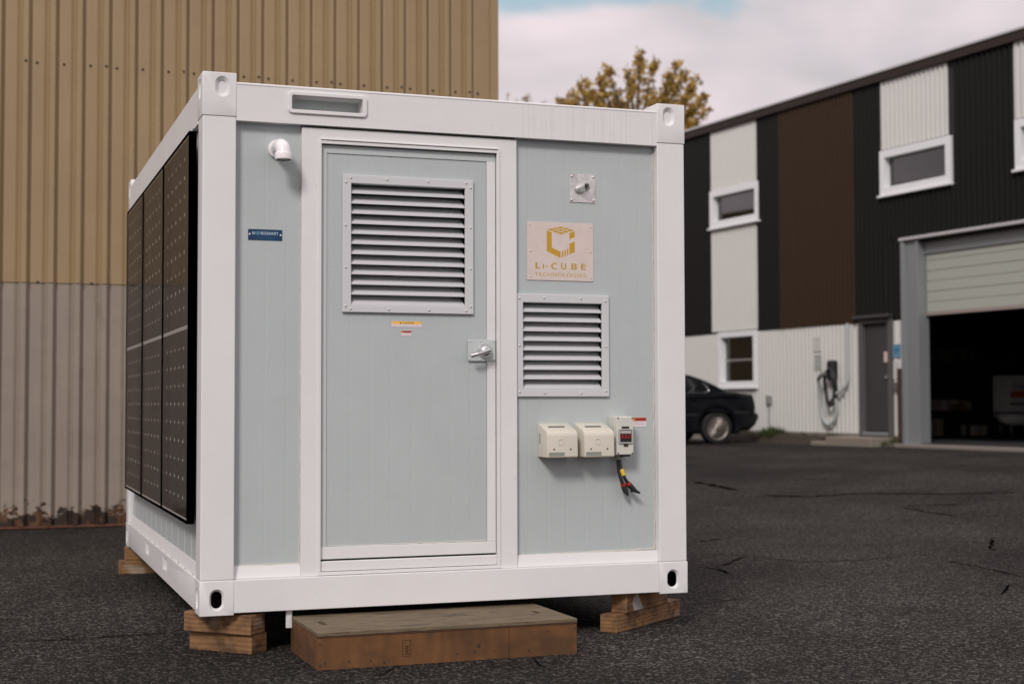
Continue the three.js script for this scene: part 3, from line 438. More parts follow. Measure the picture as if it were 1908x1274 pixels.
  const cables = [[[2.060, 0.678, -0.010], [2.062, 0.645, -0.008], [2.065, 0.61, -0.004], [2.074, 0.575, 0.0], [2.082, 0.556, 0.0]], [[2.068, 0.678, -0.008], [2.073, 0.645, -0.004], [2.080, 0.615, 0.002], [2.092, 0.582, 0.006], [2.108, 0.560, 0.006]]];
  const ends = [[[2.082, 0.556, 0.0], [2.087, 0.545, 0], [2.1, 0.512, 0.004], [2.108, 0.497, 0.006], [2.098, 0.505, 0.02]], [[2.108, 0.560, 0.006], [2.115, 0.549, 0.008], [2.142, 0.522, 0.012], [2.170, 0.508, 0.014], [2.126, 0.517, -0.002]]];
  cables.forEach((p, k) => {
    const cb = part('power_cable', boxUV(tube(p, 0.0085, 24, 8)), M.cable, cab), e = ends[k];
    part('cable_collar', boxUV(rod(e[0], e[1], 0.0135)), M.red, cb);
    part('plug', [rod(e[1], e[2], 0.015, 0.013), rod(e[2], e[3], 0.010, 0.005), rod(e[2], e[4], 0.008, 0.005)].map(boxUV), M.black, cb);
  });
  const yl = tube([[2.0765, 0.628, -0.001], [2.080, 0.615, 0.002], [2.086, 0.598, 0.004]], 0.0115, 8, 8); part('cable_tag', boxUV(yl), M.yellow, cab);
  const bl = tube([[2.063, 0.637, -0.0075], [2.0645, 0.615, -0.005], [2.067, 0.60, -0.003]], 0.0088, 8, 8); part('cable_tag', boxUV(bl), mat(0.008, 0.02, 0.06, 0.5), cab);
  // solar side: rails, wall, pockets, flashing
  const z0 = -CD + fd, z1 = -fd;
  part('side_rail', box(0.001, 0.12, 2.262, 2.437, z0, z1, 0.004), W, cab, 'upper side rail');
  const rail = box(0.001, 0.12, 0.009, 0.158, z0, z1, 0.004);
  part('side_rail', cut(rail, box(-0.02, 0.2, 0.066, 0.136, -1.47, -1.27), box(-0.02, 0.2, 0.066, 0.136, -2.38, -2.17)), W, cab, 'lower side rail with two slots');
  const sp = grooved(-z1, -z0, 0.19, 2.262, 0, 0.04, 0.26, 0.012, 0.004); sp.rotateY(-Math.PI / 2);   // faces -x
  sp.translate(0.030, 0, 0); sp.scale(1, 1, 1);
  { const p = sp.attributes.position; for (let i = 0; i < p.count; i++) p.setZ(i, -p.getZ(i)); const a = p.array, nn = sp.attributes.normal.array; for (let i = 0; i < p.count; i++) nn[3 * i + 2] *= -1; for (let k = 0; k < a.length; k += 9) for (let m = 0; m < 3; m++) { let t = a[k + m]; a[k + m] = a[k + 3 + m]; a[k + 3 + m] = t; t = nn[k + m]; nn[k + m] = nn[k + 3 + m]; nn[k + 3 + m] = t; } }
  part('side_panel', boxUV(sp), M.greyTrim, cab);
  const fl = frustum([[[0.030, 0.212, z0], [0.026, 0.212, z0], [0.010, 0.159, z0], [0.030, 0.159, z0]], [[0.030, 0.212, z1], [0.026, 0.212, z1], [0.010, 0.159, z1], [0.030, 0.159, z1]]]); part('side_flashing', boxUV(fl.toNonIndexed()), W, cab).geometry.computeVertexNormals();
  const dab = new THREE.SphereGeometry(0.02, 8, 5); dab.scale(0.5, 0.4, 1); for (let k = 0; k < 12; k++) { const m = part('weld_dab', dab, M.caulk, cab); m.position.set(0.012, 0.162, z1 - 0.12 - k * 0.27); }
  // the rest of the shell
  part('far_wall', box(CW - 0.09, CW - 0.04, 0.16, 2.262, z0, z1), M.greyTrim, cab); part('far_rail', [box(CW - 0.12, CW - 0.001, 2.262, 2.437, z0, z1), box(CW - 0.12, CW - 0.001, 0.009, 0.158, z0, z1)], W, cab);
  part('rear_wall', [box(fw, CW - fw, 0.16, 2.262, -CD + 0.03, -CD + 0.07), box(fw, CW - fw, 2.262, 2.437, -CD + 0.001, -CD + 0.11), box(fw, CW - fw, 0.009, 0.1595, -CD + 0.001, -CD + 0.11)], W, cab);
  part('roof_sheet', box(0.121, CW - 0.121, 2.40, 2.425, -CD + 0.112, -0.102), W, cab);
  part('floor_sheet', box(0.121, CW - 0.121, 0.10, 0.13, -CD + 0.112, -0.162), M.galv, cab);
  part('foot_tab', box(0.400, 0.428, -0.075, 0.008, -0.05, -0.03, 0.003), W, cab);
  // solar panels: frame, back sheet, half cells, glass
  const pw = 1.04, y0 = 0.406, y1 = 2.228, cw = (pw - 0.045) / 6, rows = 10, chh = ((y1 - y0) / 2 - 0.028) / rows;
  const oct = new THREE.Shape(); { const a = cw / 2 - 0.0016, b = chh / 2 - 0.0008, k = 0.013; [[-a + k, -b], [a - k, -b], [a, -b + k], [a, b - 0.002], [a - 0.002, b], [-a + 0.002, b], [-a, b - 0.002], [-a, -b + k]].forEach(([x, y], i) => (i ? oct.lineTo(x, y) : oct.moveTo(x, y))); oct.closePath(); }
  const cellG = new THREE.ExtrudeGeometry(oct, { depth: 0.0006, bevelEnabled: false }); cellG.rotateY(-Math.PI / 2);
  for (let n = 0; n < 3; n++) {
    const za = -0.155 - n * 1.06, zb = za - pw;
    const fr = ring([-za, -zb, y0, y1], [-za + 0.012, -zb - 0.012, y0 + 0.012, y1 - 0.012], 0, 0.036, 0, 0, 0.001);
    fr.applyMatrix4(new THREE.Matrix4().set(0, 0, -1, -0.004, 0, 1, 0, 0, -1, 0, 0, 0, 0, 0, 0, 1));       // [along, up, out] -> (-out, up, -along)
    const p = part('solar_panel', boxUV(fr), M.blackFrame, cab, ['solar panel next to the door side', 'middle solar panel', 'solar panel next to the rear corner'][n]);
    part('back_sheet', box(-0.034, -0.030, y0 + 0.012, y1 - 0.012, zb + 0.012, za - 0.012), M.backsheet, p);
    part('centre_strip', [box(-0.0352, -0.0342, 1.3195, 1.3245, zb + 0.014, za - 0.014), box(-0.0352, -0.0342, 1.3095, 1.3145, zb + 0.014, za - 0.014), box(-0.0352, -0.0342, y0 + 0.016, y0 + 0.021, zb + 0.014, za - 0.014), box(-0.0352, -0.0342, y1 - 0.021, y1 - 0.016, zb + 0.014, za - 0.014)], M.gap, p);
    const stars = []; for (let i = 1; i < 6; i++) for (let h = 0; h < 2; h++) for (let j = 1; j < rows; j++) { const y = (h ? 1.317 + 0.010 : y0 + 0.022) + j * chh, z = za - 0.0225 - i * cw; const s = box(-0.0358, -0.0342, -0.0075, 0.0075, -0.0075, 0.0075); s.rotateX(Math.PI / 4); s.translate(0, y, z); stars.push(s); }
    const st = part('cell_corners', stars, M.gap, p); st.userData.kind = 'stuff';
    for (let i = 0; i < 6; i++) for (let h = 0; h < 2; h++) for (let j = 0; j < rows; j++) { const c = part('solar_cell', cellG, M.cell, p); c.position.set(-0.0349, (h ? 1.317 + 0.010 : y0 + 0.022) + (j + 0.5) * chh, za - 0.0225 - (i + 0.5) * cw); c.rotation.x = j % 2 ? Math.PI : 0; }
    part('glass', box(-0.0385, -0.0383, y0 + 0.0125, y1 - 0.0125, zb + 0.0125, za - 0.0125), M.solarGlass, p);
    for (const k of [0.1, 0.5, 0.9]) part('clamp_bolt', [boxUV(rod([-0.012, y1 - 0.002, za - pw * k], [-0.012, y1 + 0.03, za - pw * k], 0.006)), box(-0.02, 0.001, y1 + 0.004, y1 + 0.012, za - pw * k - 0.012, za - pw * k + 0.012)], M.handle, p);
  }
}

// ------------------------------------------------------------------ timbers under the corners and the plywood step
function timber(x, z, ang, len, w, y0, y1, material, label) {   // (x, z) = front lower corner, ang = direction of the long face
  const g = boxUV(new RoundedBoxGeometry(len, y1 - y0, w, 2, 0.004)); { const p = g.attributes.uv; for (let i = 0; i < p.count; i++) p.setXY(i, p.getX(i) + x * 1.7 + y0 * 3, p.getY(i) + z + y0 * 2.3); }
  const o = single('timber_block', g, material, label, 'timber', 'timber blocks under the container corners');
  o.rotation.y = -ang; const c = Math.cos(ang), s = Math.sin(ang); o.position.set(x + c * len / 2 + s * w / 2, (y0 + y1) / 2, z + s * len / 2 - c * w / 2); return o;
}
timber(-0.010, -0.263, 0.82, 0.36, 0.115, 0, 0.089, M.timber, 'lower pale timber under the container corner below the solar panels');
timber(-0.040, -0.235, 0.76, 0.37, 0.115, 0.0895, 0.1805, M.timber, 'upper stained timber under the container corner below the solar panels');
timber(2.045, 0.005, -0.667, 0.715, 0.096, 0, 0.089, M.timber, 'long lower timber poking out under the corner below the cables');
timber(2.115, -0.030, -0.667, 0.46, 0.09, 0.0895, 0.1895, M.timber, 'short upper timber on the long timber below the cables');
{
  const s = new THREE.Shape(); s.moveTo(0.02, -0.044); s.lineTo(0.115, -0.044); s.lineTo(0.055, 0.042); s.lineTo(0.03, 0.038); s.quadraticCurveTo(0.006, 0.01, 0.0, -0.006); s.closePath();
  const o = scene.children[scene.children.length - 1], g = new THREE.ExtrudeGeometry(s, { depth: 0.0012, bevelEnabled: false }); g.translate(-0.17, 0, 0.045); part('paint_patch', boxUV(g), mat(0.42, 0.41, 0.38, 0.7), o);
}
timber(-0.06, -3.50, 0.1, 0.5, 0.1, 0, 0.089, M.timber, 'lower timber under the rear corner below the solar panels');
timber(-0.02, -3.52, 0.1, 0.42, 0.1, 0.0895, 0.1805, M.timber, 'upper timber under the rear corner below the solar panels');
timber(2.05, -3.50, 0.05, 0.42, 0.1, 0, 0.089, M.timber, 'lower timber under the hidden rear corner');
timber(2.05, -3.50, 0.02, 0.42, 0.1, 0.0895, 0.1805, M.timber, 'upper timber under the hidden rear corner');
{
  const st = thing('plywood_step', 'low brown plywood box step in front of the container door', 'step', [0.431, 0, 0.503], 0.012);
  const w = 1.206, d = 0.56, h = 0.160, t = 0.017;
  const sh = rectShape(0, w, -0.002, d, 0.004); const hole = (x, y, a, b) => { const p = rectShape(x - a / 2, x + a / 2, y - b / 2, y + b / 2, 0.006); sh.holes.push(p); };
  hole(0.085, 0.27, 0.028, 0.10); hole(1.105, 0.27, 0.028, 0.10);
  const top = new THREE.ExtrudeGeometry(sh, { depth: t - 0.004, bevelEnabled: true, bevelSize: 0.002, bevelThickness: 0.002, bevelOffset: -0.002, bevelSegments: 1, curveSegments: 3 }); top.rotateX(-Math.PI / 2); top.translate(0, h - t + 0.002, 0);
  part('top_board', boxUV(top), M.plyTop, st);
  part('edge_strip', box(0.001, w - 0.001, h - t - 0.0065, h - t - 0.0005, -0.012, 0.001), M.plyEdge, st);
  part('front_board', box(0.002, w - 0.332, 0, h - t - 0.007, -0.016, -0.001, 0.001), M.plyFace, st); part('front_board', box(w - 0.3295, w - 0.002, 0, h - t - 0.007, -0.016, -0.001, 0.001), M.plyFace, st);
  part('side_board', box(0.002, 0.017, 0, h - t - 0.0005, -d + 0.018, -0.0165), M.plyFace, st); part('side_board', box(w - 0.017, w - 0.002, 0, h - t - 0.0005, -d + 0.018, -0.0165), M.plyFace, st);
  part('back_board', box(0.002, w - 0.002, 0, h - t - 0.0005, -d + 0.002, -d + 0.0175), M.plyFace, st);
  for (const [x, y] of [[0.012, 0.11], [0.012, 0.022], [w - 0.012, 0.115], [0.035, 0.03], [0.14, 0.03], [0.235, 0.028], [0.63, 0.035], [0.715, 0.04], [0.805, 0.038], [0.97, 0.03], [1.06, 0.11]]) part('screw', boxUV(rod([x, y, -0.0012], [x, y, 0.0004], 0.0045)), M.screw, st);
  const stamp = new THREE.PlaneGeometry(0.042, 0.10); stamp.translate(0.398, 0.075, -0.0004);
  part('stamp', stamp, new THREE.MeshStandardMaterial({ transparent: true, roughness: 0.8, map: print(128, 320, (c, w2, h2) => { c.clearRect(0, 0, w2, h2); c.strokeStyle = 'rgba(30,14,6,0.75)'; c.lineWidth = 6; c.strokeRect(8, 60, w2 - 16, 220); c.fillStyle = 'rgba(30,14,6,0.7)'; c.save(); c.translate(92, 262); c.rotate(-Math.PI / 2); c.font = 'bold 74px sans-serif'; c.fillText('JAN', 0, 0); c.restore(); }) }), st);
}

// ------------------------------------------------------------------ beige warehouse behind
{
  const zw = -7.53, x0 = -12.5, x1 = 3.93, seam = 2.258, top = 7.15;
  const b = thing('warehouse', 'beige corrugated metal warehouse wall with rusty feet behind the container', 'warehouse', [0, 0, zw]);
  const prof = (pitch, phase, z) => { const p = [[x0, z + 0.005]]; for (let k = Math.ceil((x0 - phase) / pitch); ; k++) { const e = phase + k * pitch; if (e > x1) break; if (e - 0.115 < x0 || e + 0.055 > x1) continue; p.push([e - 0.104, z + 0.006], [e - 0.099, z + 0.004], [e - 0.073, z - 0.006], [e - 0.068, z - 0.004], [e - 0.049, z + 0.047], [e - 0.044, z + 0.052], [e - 0.006, z + 0.052], [e + 0.000, z + 0.047], [e + 0.026, z + 0.002], [e + 0.032, z - 0.001], [e + 0.05, z + 0.005]); } p.push([x1, z]); return p; };
  const P = 0.2385;
  part('upper_cladding', sheet(prof(P, 0.150, 0.010), seam, top), M.beige, b);
  part('lower_cladding', sheet(prof(P, 0.150, 0.0), 0.03, seam + 0.06), M.beigeLow, b);
  part('base_flashing', box(x0, x1, 0.005, 0.028, -0.03, 0.046, 0.006), M.rustEdge, b);
  part('corner_trim', [box(3.931, 3.944, 0.03, top, -0.02, 0.02), box(3.945, 4.025, 0.03, top, -0.06, 0.03, 0.004)], M.beige, b);
  const body = part('building_body', [box(x0, 4.0, 0, top - 0.02, -30, -0.065), box(x0 - 0.1, 4.08, top, top + 0.14, -30.1, 0.07)], M.beige, b);
  const sc = new THREE.SphereGeometry(0.012, 8, 6), screw = (x, y, z) => { const m = part('screw', sc, M.screw, b); m.position.set(x, y, z); };
  for (let k = -3; k < 16; k++) { const e = 0.150 + k * P; screw(e + 0.075, 4.30 + rr(-0.004, 0.004), 0.018); if (k % 3 === 0) { screw(e - 0.025, 4.30, 0.064); } if (k % 2) screw(e + 0.10, seam + 0.006, 0.014); }
  screw(0.367, 3.296, 0.014); screw(-0.60, 4.19, 0.014); screw(-0.56, 0.27, 0.041);
}

// ------------------------------------------------------------------ dark workshop across the yard (local: x along the facade towards the near end, y up, z out of the facade)
{
  const bl = thing('workshop_building', 'two storey workshop with black, brown and white corrugated cladding and an open garage door', 'building', [FAC.x, 0, 0], -84 * Math.PI / 180);
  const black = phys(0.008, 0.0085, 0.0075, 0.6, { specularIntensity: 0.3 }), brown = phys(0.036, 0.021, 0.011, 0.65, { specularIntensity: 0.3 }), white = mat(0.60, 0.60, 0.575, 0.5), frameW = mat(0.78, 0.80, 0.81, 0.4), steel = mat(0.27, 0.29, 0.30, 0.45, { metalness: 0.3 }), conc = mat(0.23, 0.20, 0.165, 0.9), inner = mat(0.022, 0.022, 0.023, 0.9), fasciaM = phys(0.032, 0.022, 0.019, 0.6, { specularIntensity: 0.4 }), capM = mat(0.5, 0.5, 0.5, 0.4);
  const yb = 0.545, yt = 7.12, X0 = -27, X1 = -2.5;
  const corr = (x0, x1, y0, y1, z = 0, pitch = 0.125, d = 0.032) => { const p = [], n = Math.round((x1 - x0) / pitch), w = (x1 - x0) / n; for (let k = 0; k < n; k++) { const x = x0 + k * w; p.push([x, z], [x + w * 0.28, z], [x + w * 0.42, z + d], [x + w * 0.82, z + d], [x + w * 0.98, z]); } p.push([x1, z]); return sheet(p, y0, y1); };
  const clad = (name, m, x0, x1, y0, y1, z) => part(name, corr(x0, x1, y0, y1, z), m, bl);
  const wins = [[-22.70, -20.90, 5.0, 5.76], [-16.95, -15.10, 5.0, 5.77], [-13.53, -11.70, 5.0, 5.77]], low = [-22.42, -21.02, 1.50, 2.63], doorO = [-17.59, -16.77, 0.56, 2.65], gar = [-15.98, -11.5, 0.40, 4.02];
  const shell = [X0, X1, 0, yt + 0.1];
  { // wall behind the cladding, with real openings
    const holes = [...wins, low, doorO, gar].map((h) => [...h]), xs = [...new Set([X0, X1, ...holes.flatMap((h) => [h[0], h[1]])])].sort((a, b) => a - b), ys = [...new Set([0, yt, ...holes.flatMap((h) => [h[2], h[3]])])].sort((a, b) => a - b), gs = [];
    for (let i = 0; i + 1 < xs.length; i++) { let from = null; for (let j = 0; j + 1 < ys.length; j++) { const cx = (xs[i] + xs[i + 1]) / 2, cy = (ys[j] + ys[j + 1]) / 2, open = holes.some((h) => cx > h[0] && cx < h[1] && cy > h[2] && cy < h[3]); if (!open && from === null) from = ys[j]; if (open && from !== null) { gs.push(box(xs[i], xs[i + 1], from, ys[j], -0.22, -0.012)); from = null; } } if (from !== null) gs.push(box(xs[i], xs[i + 1], from, yt, -0.22, -0.012)); }
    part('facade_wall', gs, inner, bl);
  }
  part('shell', [box(X0, X1, 0, yt, -14, -13.8), box(X0, X0 + 0.2, 0, yt, -13.8, -0.22), box(X1 - 0.2, X1, 0, yt, -13.8, -0.22), box(X0, X1, yt, yt + 0.15, -14, -0.012)], black, bl);
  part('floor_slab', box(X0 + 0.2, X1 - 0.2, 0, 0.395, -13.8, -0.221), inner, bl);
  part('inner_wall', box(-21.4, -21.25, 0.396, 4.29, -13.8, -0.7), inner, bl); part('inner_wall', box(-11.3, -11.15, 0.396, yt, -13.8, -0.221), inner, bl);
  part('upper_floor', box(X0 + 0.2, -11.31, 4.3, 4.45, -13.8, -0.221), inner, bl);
  // cladding bays
  const L = 2.632;
  clad('cladding_bay', black, -24.2, -22.745, L, yt); clad('cladding_bay', black, X0, -24.2, L, yt);
  clad('cladding_bay', white, -22.74, -20.99, 5.80, yt); clad('cladding_bay', white, -22.74, -20.99, L + 0.05, 4.96);
  clad('cladding_bay', black, -20.985, -20.195, L, yt); clad('cladding_bay', brown, -20.19, -17.765, L, yt, 0.012); clad('cladding_bay', black, -17.76, -16.985, L, yt);
  clad('cladding_bay', white, -16.98, -15.165, 5.82, yt); clad('cladding_bay', black, -16.98, -15.03, 4.125, 4.945); clad('cladding_bay', black, -16.98, -16.42, L, 4.12);
  clad('cladding_bay', black, -15.03, -13.6, 4.125, yt); clad('cladding_bay', white, -13.595, -11.7, 5.82, yt); clad('cladding_bay', black, -13.595, -11.0, 4.125, 4.945); clad('cladding_bay', black, -11.695, -11.0, 4.95, yt); clad('cladding_bay', black, -11.0, X1, L, yt);
  clad('lower_cladding', white, X0, -22.5, yb, L - 0.004); clad('lower_cladding', white, -21.0, -17.66, yb, L - 0.004); clad('lower_cladding', white, -22.5, -21.0, yb, 1.46); clad('lower_cladding', white, -16.70, -16.42, yb - 0.03, L - 0.004); clad('lower_cladding', white, -11.0, X1, yb, L - 0.004);
  part('fascia', box(X0 - 0.1, X1 + 0.1, yt - 0.02, yt + 0.14, -0.2, 0.09, 0.01), fasciaM, bl); part('roof_cap', box(X0 - 0.12, X1 + 0.12, yt + 0.142, yt + 0.19, -14.1, 0.115, 0.01), capM, bl);
  // windows
  const win = (h, fwid, zf, label) => { const f = part('window', ring([h[0] - 0.02, h[1] + 0.02, h[2] - 0.03, h[3] + 0.03], [h[0] + fwid, h[1] - fwid, h[2] + fwid, h[3] - fwid], -0.10, zf, 0, 0, 0.006), frameW, bl, label); part('pane', box(h[0] + fwid - 0.01, h[1] - fwid + 0.01, h[2] + fwid - 0.01, h[3] - fwid + 0.01, -0.07, -0.066), M.glass, f); part('sill', box(h[0] - 0.05, h[1] + 0.05, h[2] - 0.075, h[2] - 0.032, -0.05, zf + 0.045, 0.006), frameW, f); return f; };
  wins.forEach((h) => win(h, 0.11, 0.055));
  const lw = win(low, 0.09, 0.055, 'ground floor window with a grey sash bar'); part('sash_bar', box(low[0] + 0.09, low[1] - 0.09, 2.03, 2.07, -0.10, -0.072), mat(0.3, 0.3, 0.29, 0.5), lw);
  // entrance door with canopy rail and step
  const dd = part('entrance_door', box(doorO[0] + 0.05, doorO[1] - 0.05, 0.60, 2.60, -0.12, -0.03, 0.004), mat(0.050, 0.048, 0.050, 0.5), bl, 'dark grey steel door');
  part('door_jamb', ring([-17.655, -16.705, 0.50, 2.70], [-17.545, -16.815, 0.585, 2.61], -0.14, 0.05, 0, 0, 0.004), mat(0.10, 0.095, 0.095, 0.5), dd); part('canopy', box(-17.72, -16.68, 2.705, 2.76, 0, 0.14, 0.01), mat(0.05, 0.045, 0.047, 0.5), dd); part('door_handle', boxUV(rod([-16.90, 1.60, -0.03], [-16.90, 1.60, 0.03], 0.03)), steel, dd); part('kick_sill', box(-17.54, -16.82, 0.52, 0.583, -0.1, 0.06), steel, dd);
  part('notice', box(-17.0, -16.86, 1.88, 2.07, -0.029, -0.024), mat(0.68, 0.55, 0.5, 0.5), dd);
  // garage: jambs, lintel, half-raised sectional door
  part('garage_jamb', [box(-16.40, -16.30, 0.36, 4.06, -0.2, 0.075, 0.006), box(-16.30, -16.02, 0.36, 4.06, -0.2, 0.02), box(-16.02, -15.96, 0.36, 4.06, -0.2, 0.05, 0.004)], steel, bl);
  part('garage_jamb', box(-11.45, -11.1, 0.36, 4.06, -0.2, 0.05, 0.004), steel, bl);
  part('lintel', box(-16.42, -11.05, 4.065, 4.12, -0.1, 0.10, 0.006), capM, bl); part('door_header', box(-15.955, -11.46, 3.80, 4.06, -0.20, -0.10), steel, bl);
  const gd = new THREE.Group(); gd.name = 'garage_door'; bl.add(gd);
  { const cream = mat(0.40, 0.42, 0.37, 0.5), n = 6, a = 2.74, bq = 3.86; for (let k = 0; k < n; k++) { const y = a + (bq - a) * k / n; part('door_panel', box(-15.94, -11.47, y + 0.003, a + (bq - a) * (k + 1) / n - 0.003, -0.19, -0.13 - (k % 2) * 0.004, 0.008), cream, gd); } part('bottom_seal', box(-15.95, -11.46, 2.685, 2.738, -0.19, -0.115, 0.01), mat(0.33, 0.27, 0.25, 0.6), gd); part('door_core', box(-15.93, -11.48, 2.745, 3.85, -0.2, -0.192), mat(0.2, 0.2, 0.2, 0.8), gd); }
  part('rust_post', box(-16.50, -16.415, 0.42, 1.75, 0.03, 0.10, 0.01), mat(0.05, 0.028, 0.02, 0.8), bl);
  part('foundation', [box(X0, -17.72, 0.1, yb - 0.004, -0.22, 0.02, 0.01), box(-16.66, -16.41, 0.1, yb - 0.04, -0.22, 0.02, 0.01), box(-11.0, X1, 0.1, yb - 0.004, -0.22, 0.02, 0.01)], conc, bl);
  part('door_step', [box(-17.95, -16.62, 0.1, 0.49, 0.021, 0.62, 0.02), box(-18.35, -17.96, 0.1, 0.40, 0.1, 0.66, 0.02)], conc, bl);
  part('garage_sill', box(-16.40, -11.1, 0.1, 0.385, -0.22, 0.28, 0.02), mat(0.21, 0.185, 0.165, 0.9), bl);
  part('wall_outlet', [box(-20.62, -20.48, 1.10, 1.28, 0.03, 0.09, 0.008), boxUV(rod([-20.55, 0.6, 0.045], [-20.55, 1.1, 0.045], 0.018))], mat(0.25, 0.26, 0.26, 0.5), bl);
  // small signs fixed to the white sheets
  const sign = (x0, x1, y0, y1, draw, label) => { const s = part('wall_sign', box(x0, x1, y0, y1, 0.033, 0.042), mat(0.6, 0.6, 0.59, 0.5), bl, label), g = new THREE.PlaneGeometry(x1 - x0 - 0.006, y1 - y0 - 0.006); g.translate((x0 + x1) / 2, (y0 + y1) / 2, 0.0432); part('print', g, new THREE.MeshStandardMaterial({ roughness: 0.5, map: print(128, 192, draw) }), s); };
  sign(-16.67, -16.45, 1.95, 2.20, (c, w, h) => { c.fillStyle = '#5b8ba3'; c.fillRect(0, 0, w, h); c.fillStyle = '#3f7590'; c.fillRect(20, 60, 88, 60); }, 'small blue sign beside the grey door');
  sign(-16.66, -16.46, 1.56, 1.90, (c, w, h) => { c.fillStyle = '#d6d5d2'; c.fillRect(0, 0, w, h); c.fillStyle = '#9a9c9c'; for (let k = 0; k < 8; k++) c.fillRect(12, 14 + k * 22, 60 + (k * 37) % 44, 8); }, 'white notice below the blue sign');
  sign(-19.02, -18.78, 1.78, 2.08, (c, w, h) => { c.fillStyle = '#b9bab6'; c.fillRect(0, 0, w, h); c.fillStyle = '#8e9590'; for (let k = 0; k < 3; k++) for (let m = 0; m < 2; m++) c.fillRect(18 + m * 50, 14 + k * 60, 38, 44); }, 'grey notice above the charger');
  sign(-19.04, -18.80, 2.14, 2.42, (c, w, h) => { c.fillStyle = '#c9c9c5'; c.fillRect(0, 0, w, h); c.fillStyle = '#b2b3ae'; c.fillRect(14, 20, 100, 12); c.fillRect(54, 32, 16, 90); c.fillRect(24, 130, 80, 12); }, 'faded pale notice above the grey one');
  part('keypad', [box(-16.63, -16.49, 1.36, 1.50, 0.033, 0.09, 0.008), boxUV(rod([-16.56, 1.33, 0.06], [-16.44, 1.31, 0.06], 0.02))], mat(0.12, 0.12, 0.12, 0.5), bl);

  // things standing or hanging at the workshop: placed in its axes, added to the scene
  const toWorld = (x, y, z) => new THREE.Vector3(x, y, z).applyMatrix4(new THREE.Matrix4().makeRotationY(-84 * Math.PI / 180).setPosition(FAC.x, 0, 0)).toArray(), turn = -84 * Math.PI / 180;
  const at = (name, label, cat, x, y, z, group) => thing(name, label, cat, toWorld(x, y, z), turn, group);
  const ch = at('vehicle_charger', 'black wall charger with looped cable on the white cladding', 'charger', -18.36, 1.45, 0.036);
  part('holster', box(-0.10, 0.10, 0.10, 0.50, 0, 0.16, 0.05), M.black, ch); part('plug', [boxUV(rod([-0.06, 0.25, 0.16], [-0.16, 0.2, 0.24], 0.06, 0.05)), boxUV(rod([-0.16, 0.2, 0.24], [-0.3, 0.12, 0.2], 0.04, 0.03))], mat(0.12, 0.12, 0.125, 0.4), ch);
  const loop = (cx, cy, rx, ry, z) => { const p = []; for (let k = 0; k < 16; k++) { const a = k / 16 * 2 * Math.PI; p.push([cx + rx * Math.cos(a), cy + ry * Math.sin(a), z + 0.02 * Math.sin(3 * a)]); } return p; };
  part('cable_coil', [tube(loop(0.0, -0.02, 0.17, 0.36, 0.12), 0.028, 48, 8, true), tube(loop(0.03, 0.0, 0.14, 0.33, 0.18), 0.028, 48, 8, true)].map(boxUV), M.cable, ch);
  part('hanging_hose', boxUV(tube([[-0.28, 0.12, 0.2], [-0.34, -0.1, 0.12], [-0.36, -0.45, 0.08], [-0.27, -0.68, 0.07], [-0.13, -0.75, 0.07], [0.03, -0.66, 0.07], [0.12, -0.45, 0.08], [0.12, -0.1, 0.12]], 0.034, 60, 8)), mat(0.40, 0.45, 0.44, 0.5), ch);
  const cd = at('conduit', 'grey cable conduit running down the wall to the charger', 'conduit', -17.92, 1.45, 0.036);
  part('pipe', boxUV(tube([[0, 1.19, 0.05], [0, 0.8, 0.05], [0, 0.4, 0.05], [0.0, 0.2, 0.05], [-0.03, 0.05, 0.06], [-0.14, -0.08, 0.09], [-0.28, -0.15, 0.12]], 0.036, 50, 8)), mat(0.42, 0.46, 0.45, 0.5), cd);
  // stock inside the garage: what the photograph shows through the opening stands along the inner wall
  const inv = new THREE.Matrix4().makeRotationY(turn).setPosition(FAC.x, 0, 0).invert(), look = (u, v, X) => { const d = new THREE.Vector3((u - 954) / 2776.3, -(v - 637) / 2776.3, -1).applyQuaternion(camera.quaternion).transformDirection(inv), o = camera.position.clone().applyMatrix4(inv), t = (X - o.x) / d.x; return [o.y + t * d.y, o.z + t * d.z]; };
  const RX = -20.5, facing = turn + Math.PI / 2;        // things here turn their fronts to the near end of the building
  const put = (name, label, cat, x, y, z, group) => thing(name, label, cat, toWorld(x, y, z), facing, group);   // local: x into the building, z towards the near end
  const rack = (za, zb, levels, label) => { const o = put('storage_rack', label, 'rack', RX, 0.396, za, 'racks along the inner garage wall'), w = za - zb; for (const x of [0, w - 0.05]) for (const d of [-0.6, -0.05]) part('upright', box(x, x + 0.05, 0, 2.5, d, d + 0.05), M.dark, o); for (const y of levels) part('shelf', box(-0.01, w + 0.01, y - 0.436, y - 0.396, -0.62, 0.02), M.dark, o); };
  const lv = [0.95, 1.50, 2.05, 2.6]; rack(-1.0, -3.1, lv, 'dark steel rack with cartons in the garage next to the opening'); rack(-3.2, -5.3, lv, 'dark steel rack with small cartons deeper in the garage');
  const carton = (u0, u1, v0, v1, c, label) => { const [ya, za] = look(u0, v0, RX), [yb2, zb] = look(u1, v1, RX), w = za - zb, h = Math.abs(ya - yb2), low = Math.min(ya, yb2), base = [0.396, ...lv].filter((q) => q <= low + 0.2).pop() ?? 0.396; const o = put('carton', label, 'carton', RX, base + 0.002, za, 'cartons in the garage'); part('body', box(0, w, 0, h, -0.4, 0, 0.01), mat(...c, 0.8), o); part('tape', box(w * 0.42, w * 0.58, h * 0.1, h + 0.002, -0.38, 0.003), mat(c[0] * 0.6, c[1] * 0.55, c[2] * 0.5, 0.6), o); };
  carton(1753, 1786, 760, 780, [0.55, 0.46, 0.42], 'wide pale carton with taped front on a low shelf'); carton(1799, 1812, 763, 780, [0.5, 0.38, 0.24], 'small tan carton on a low shelf');
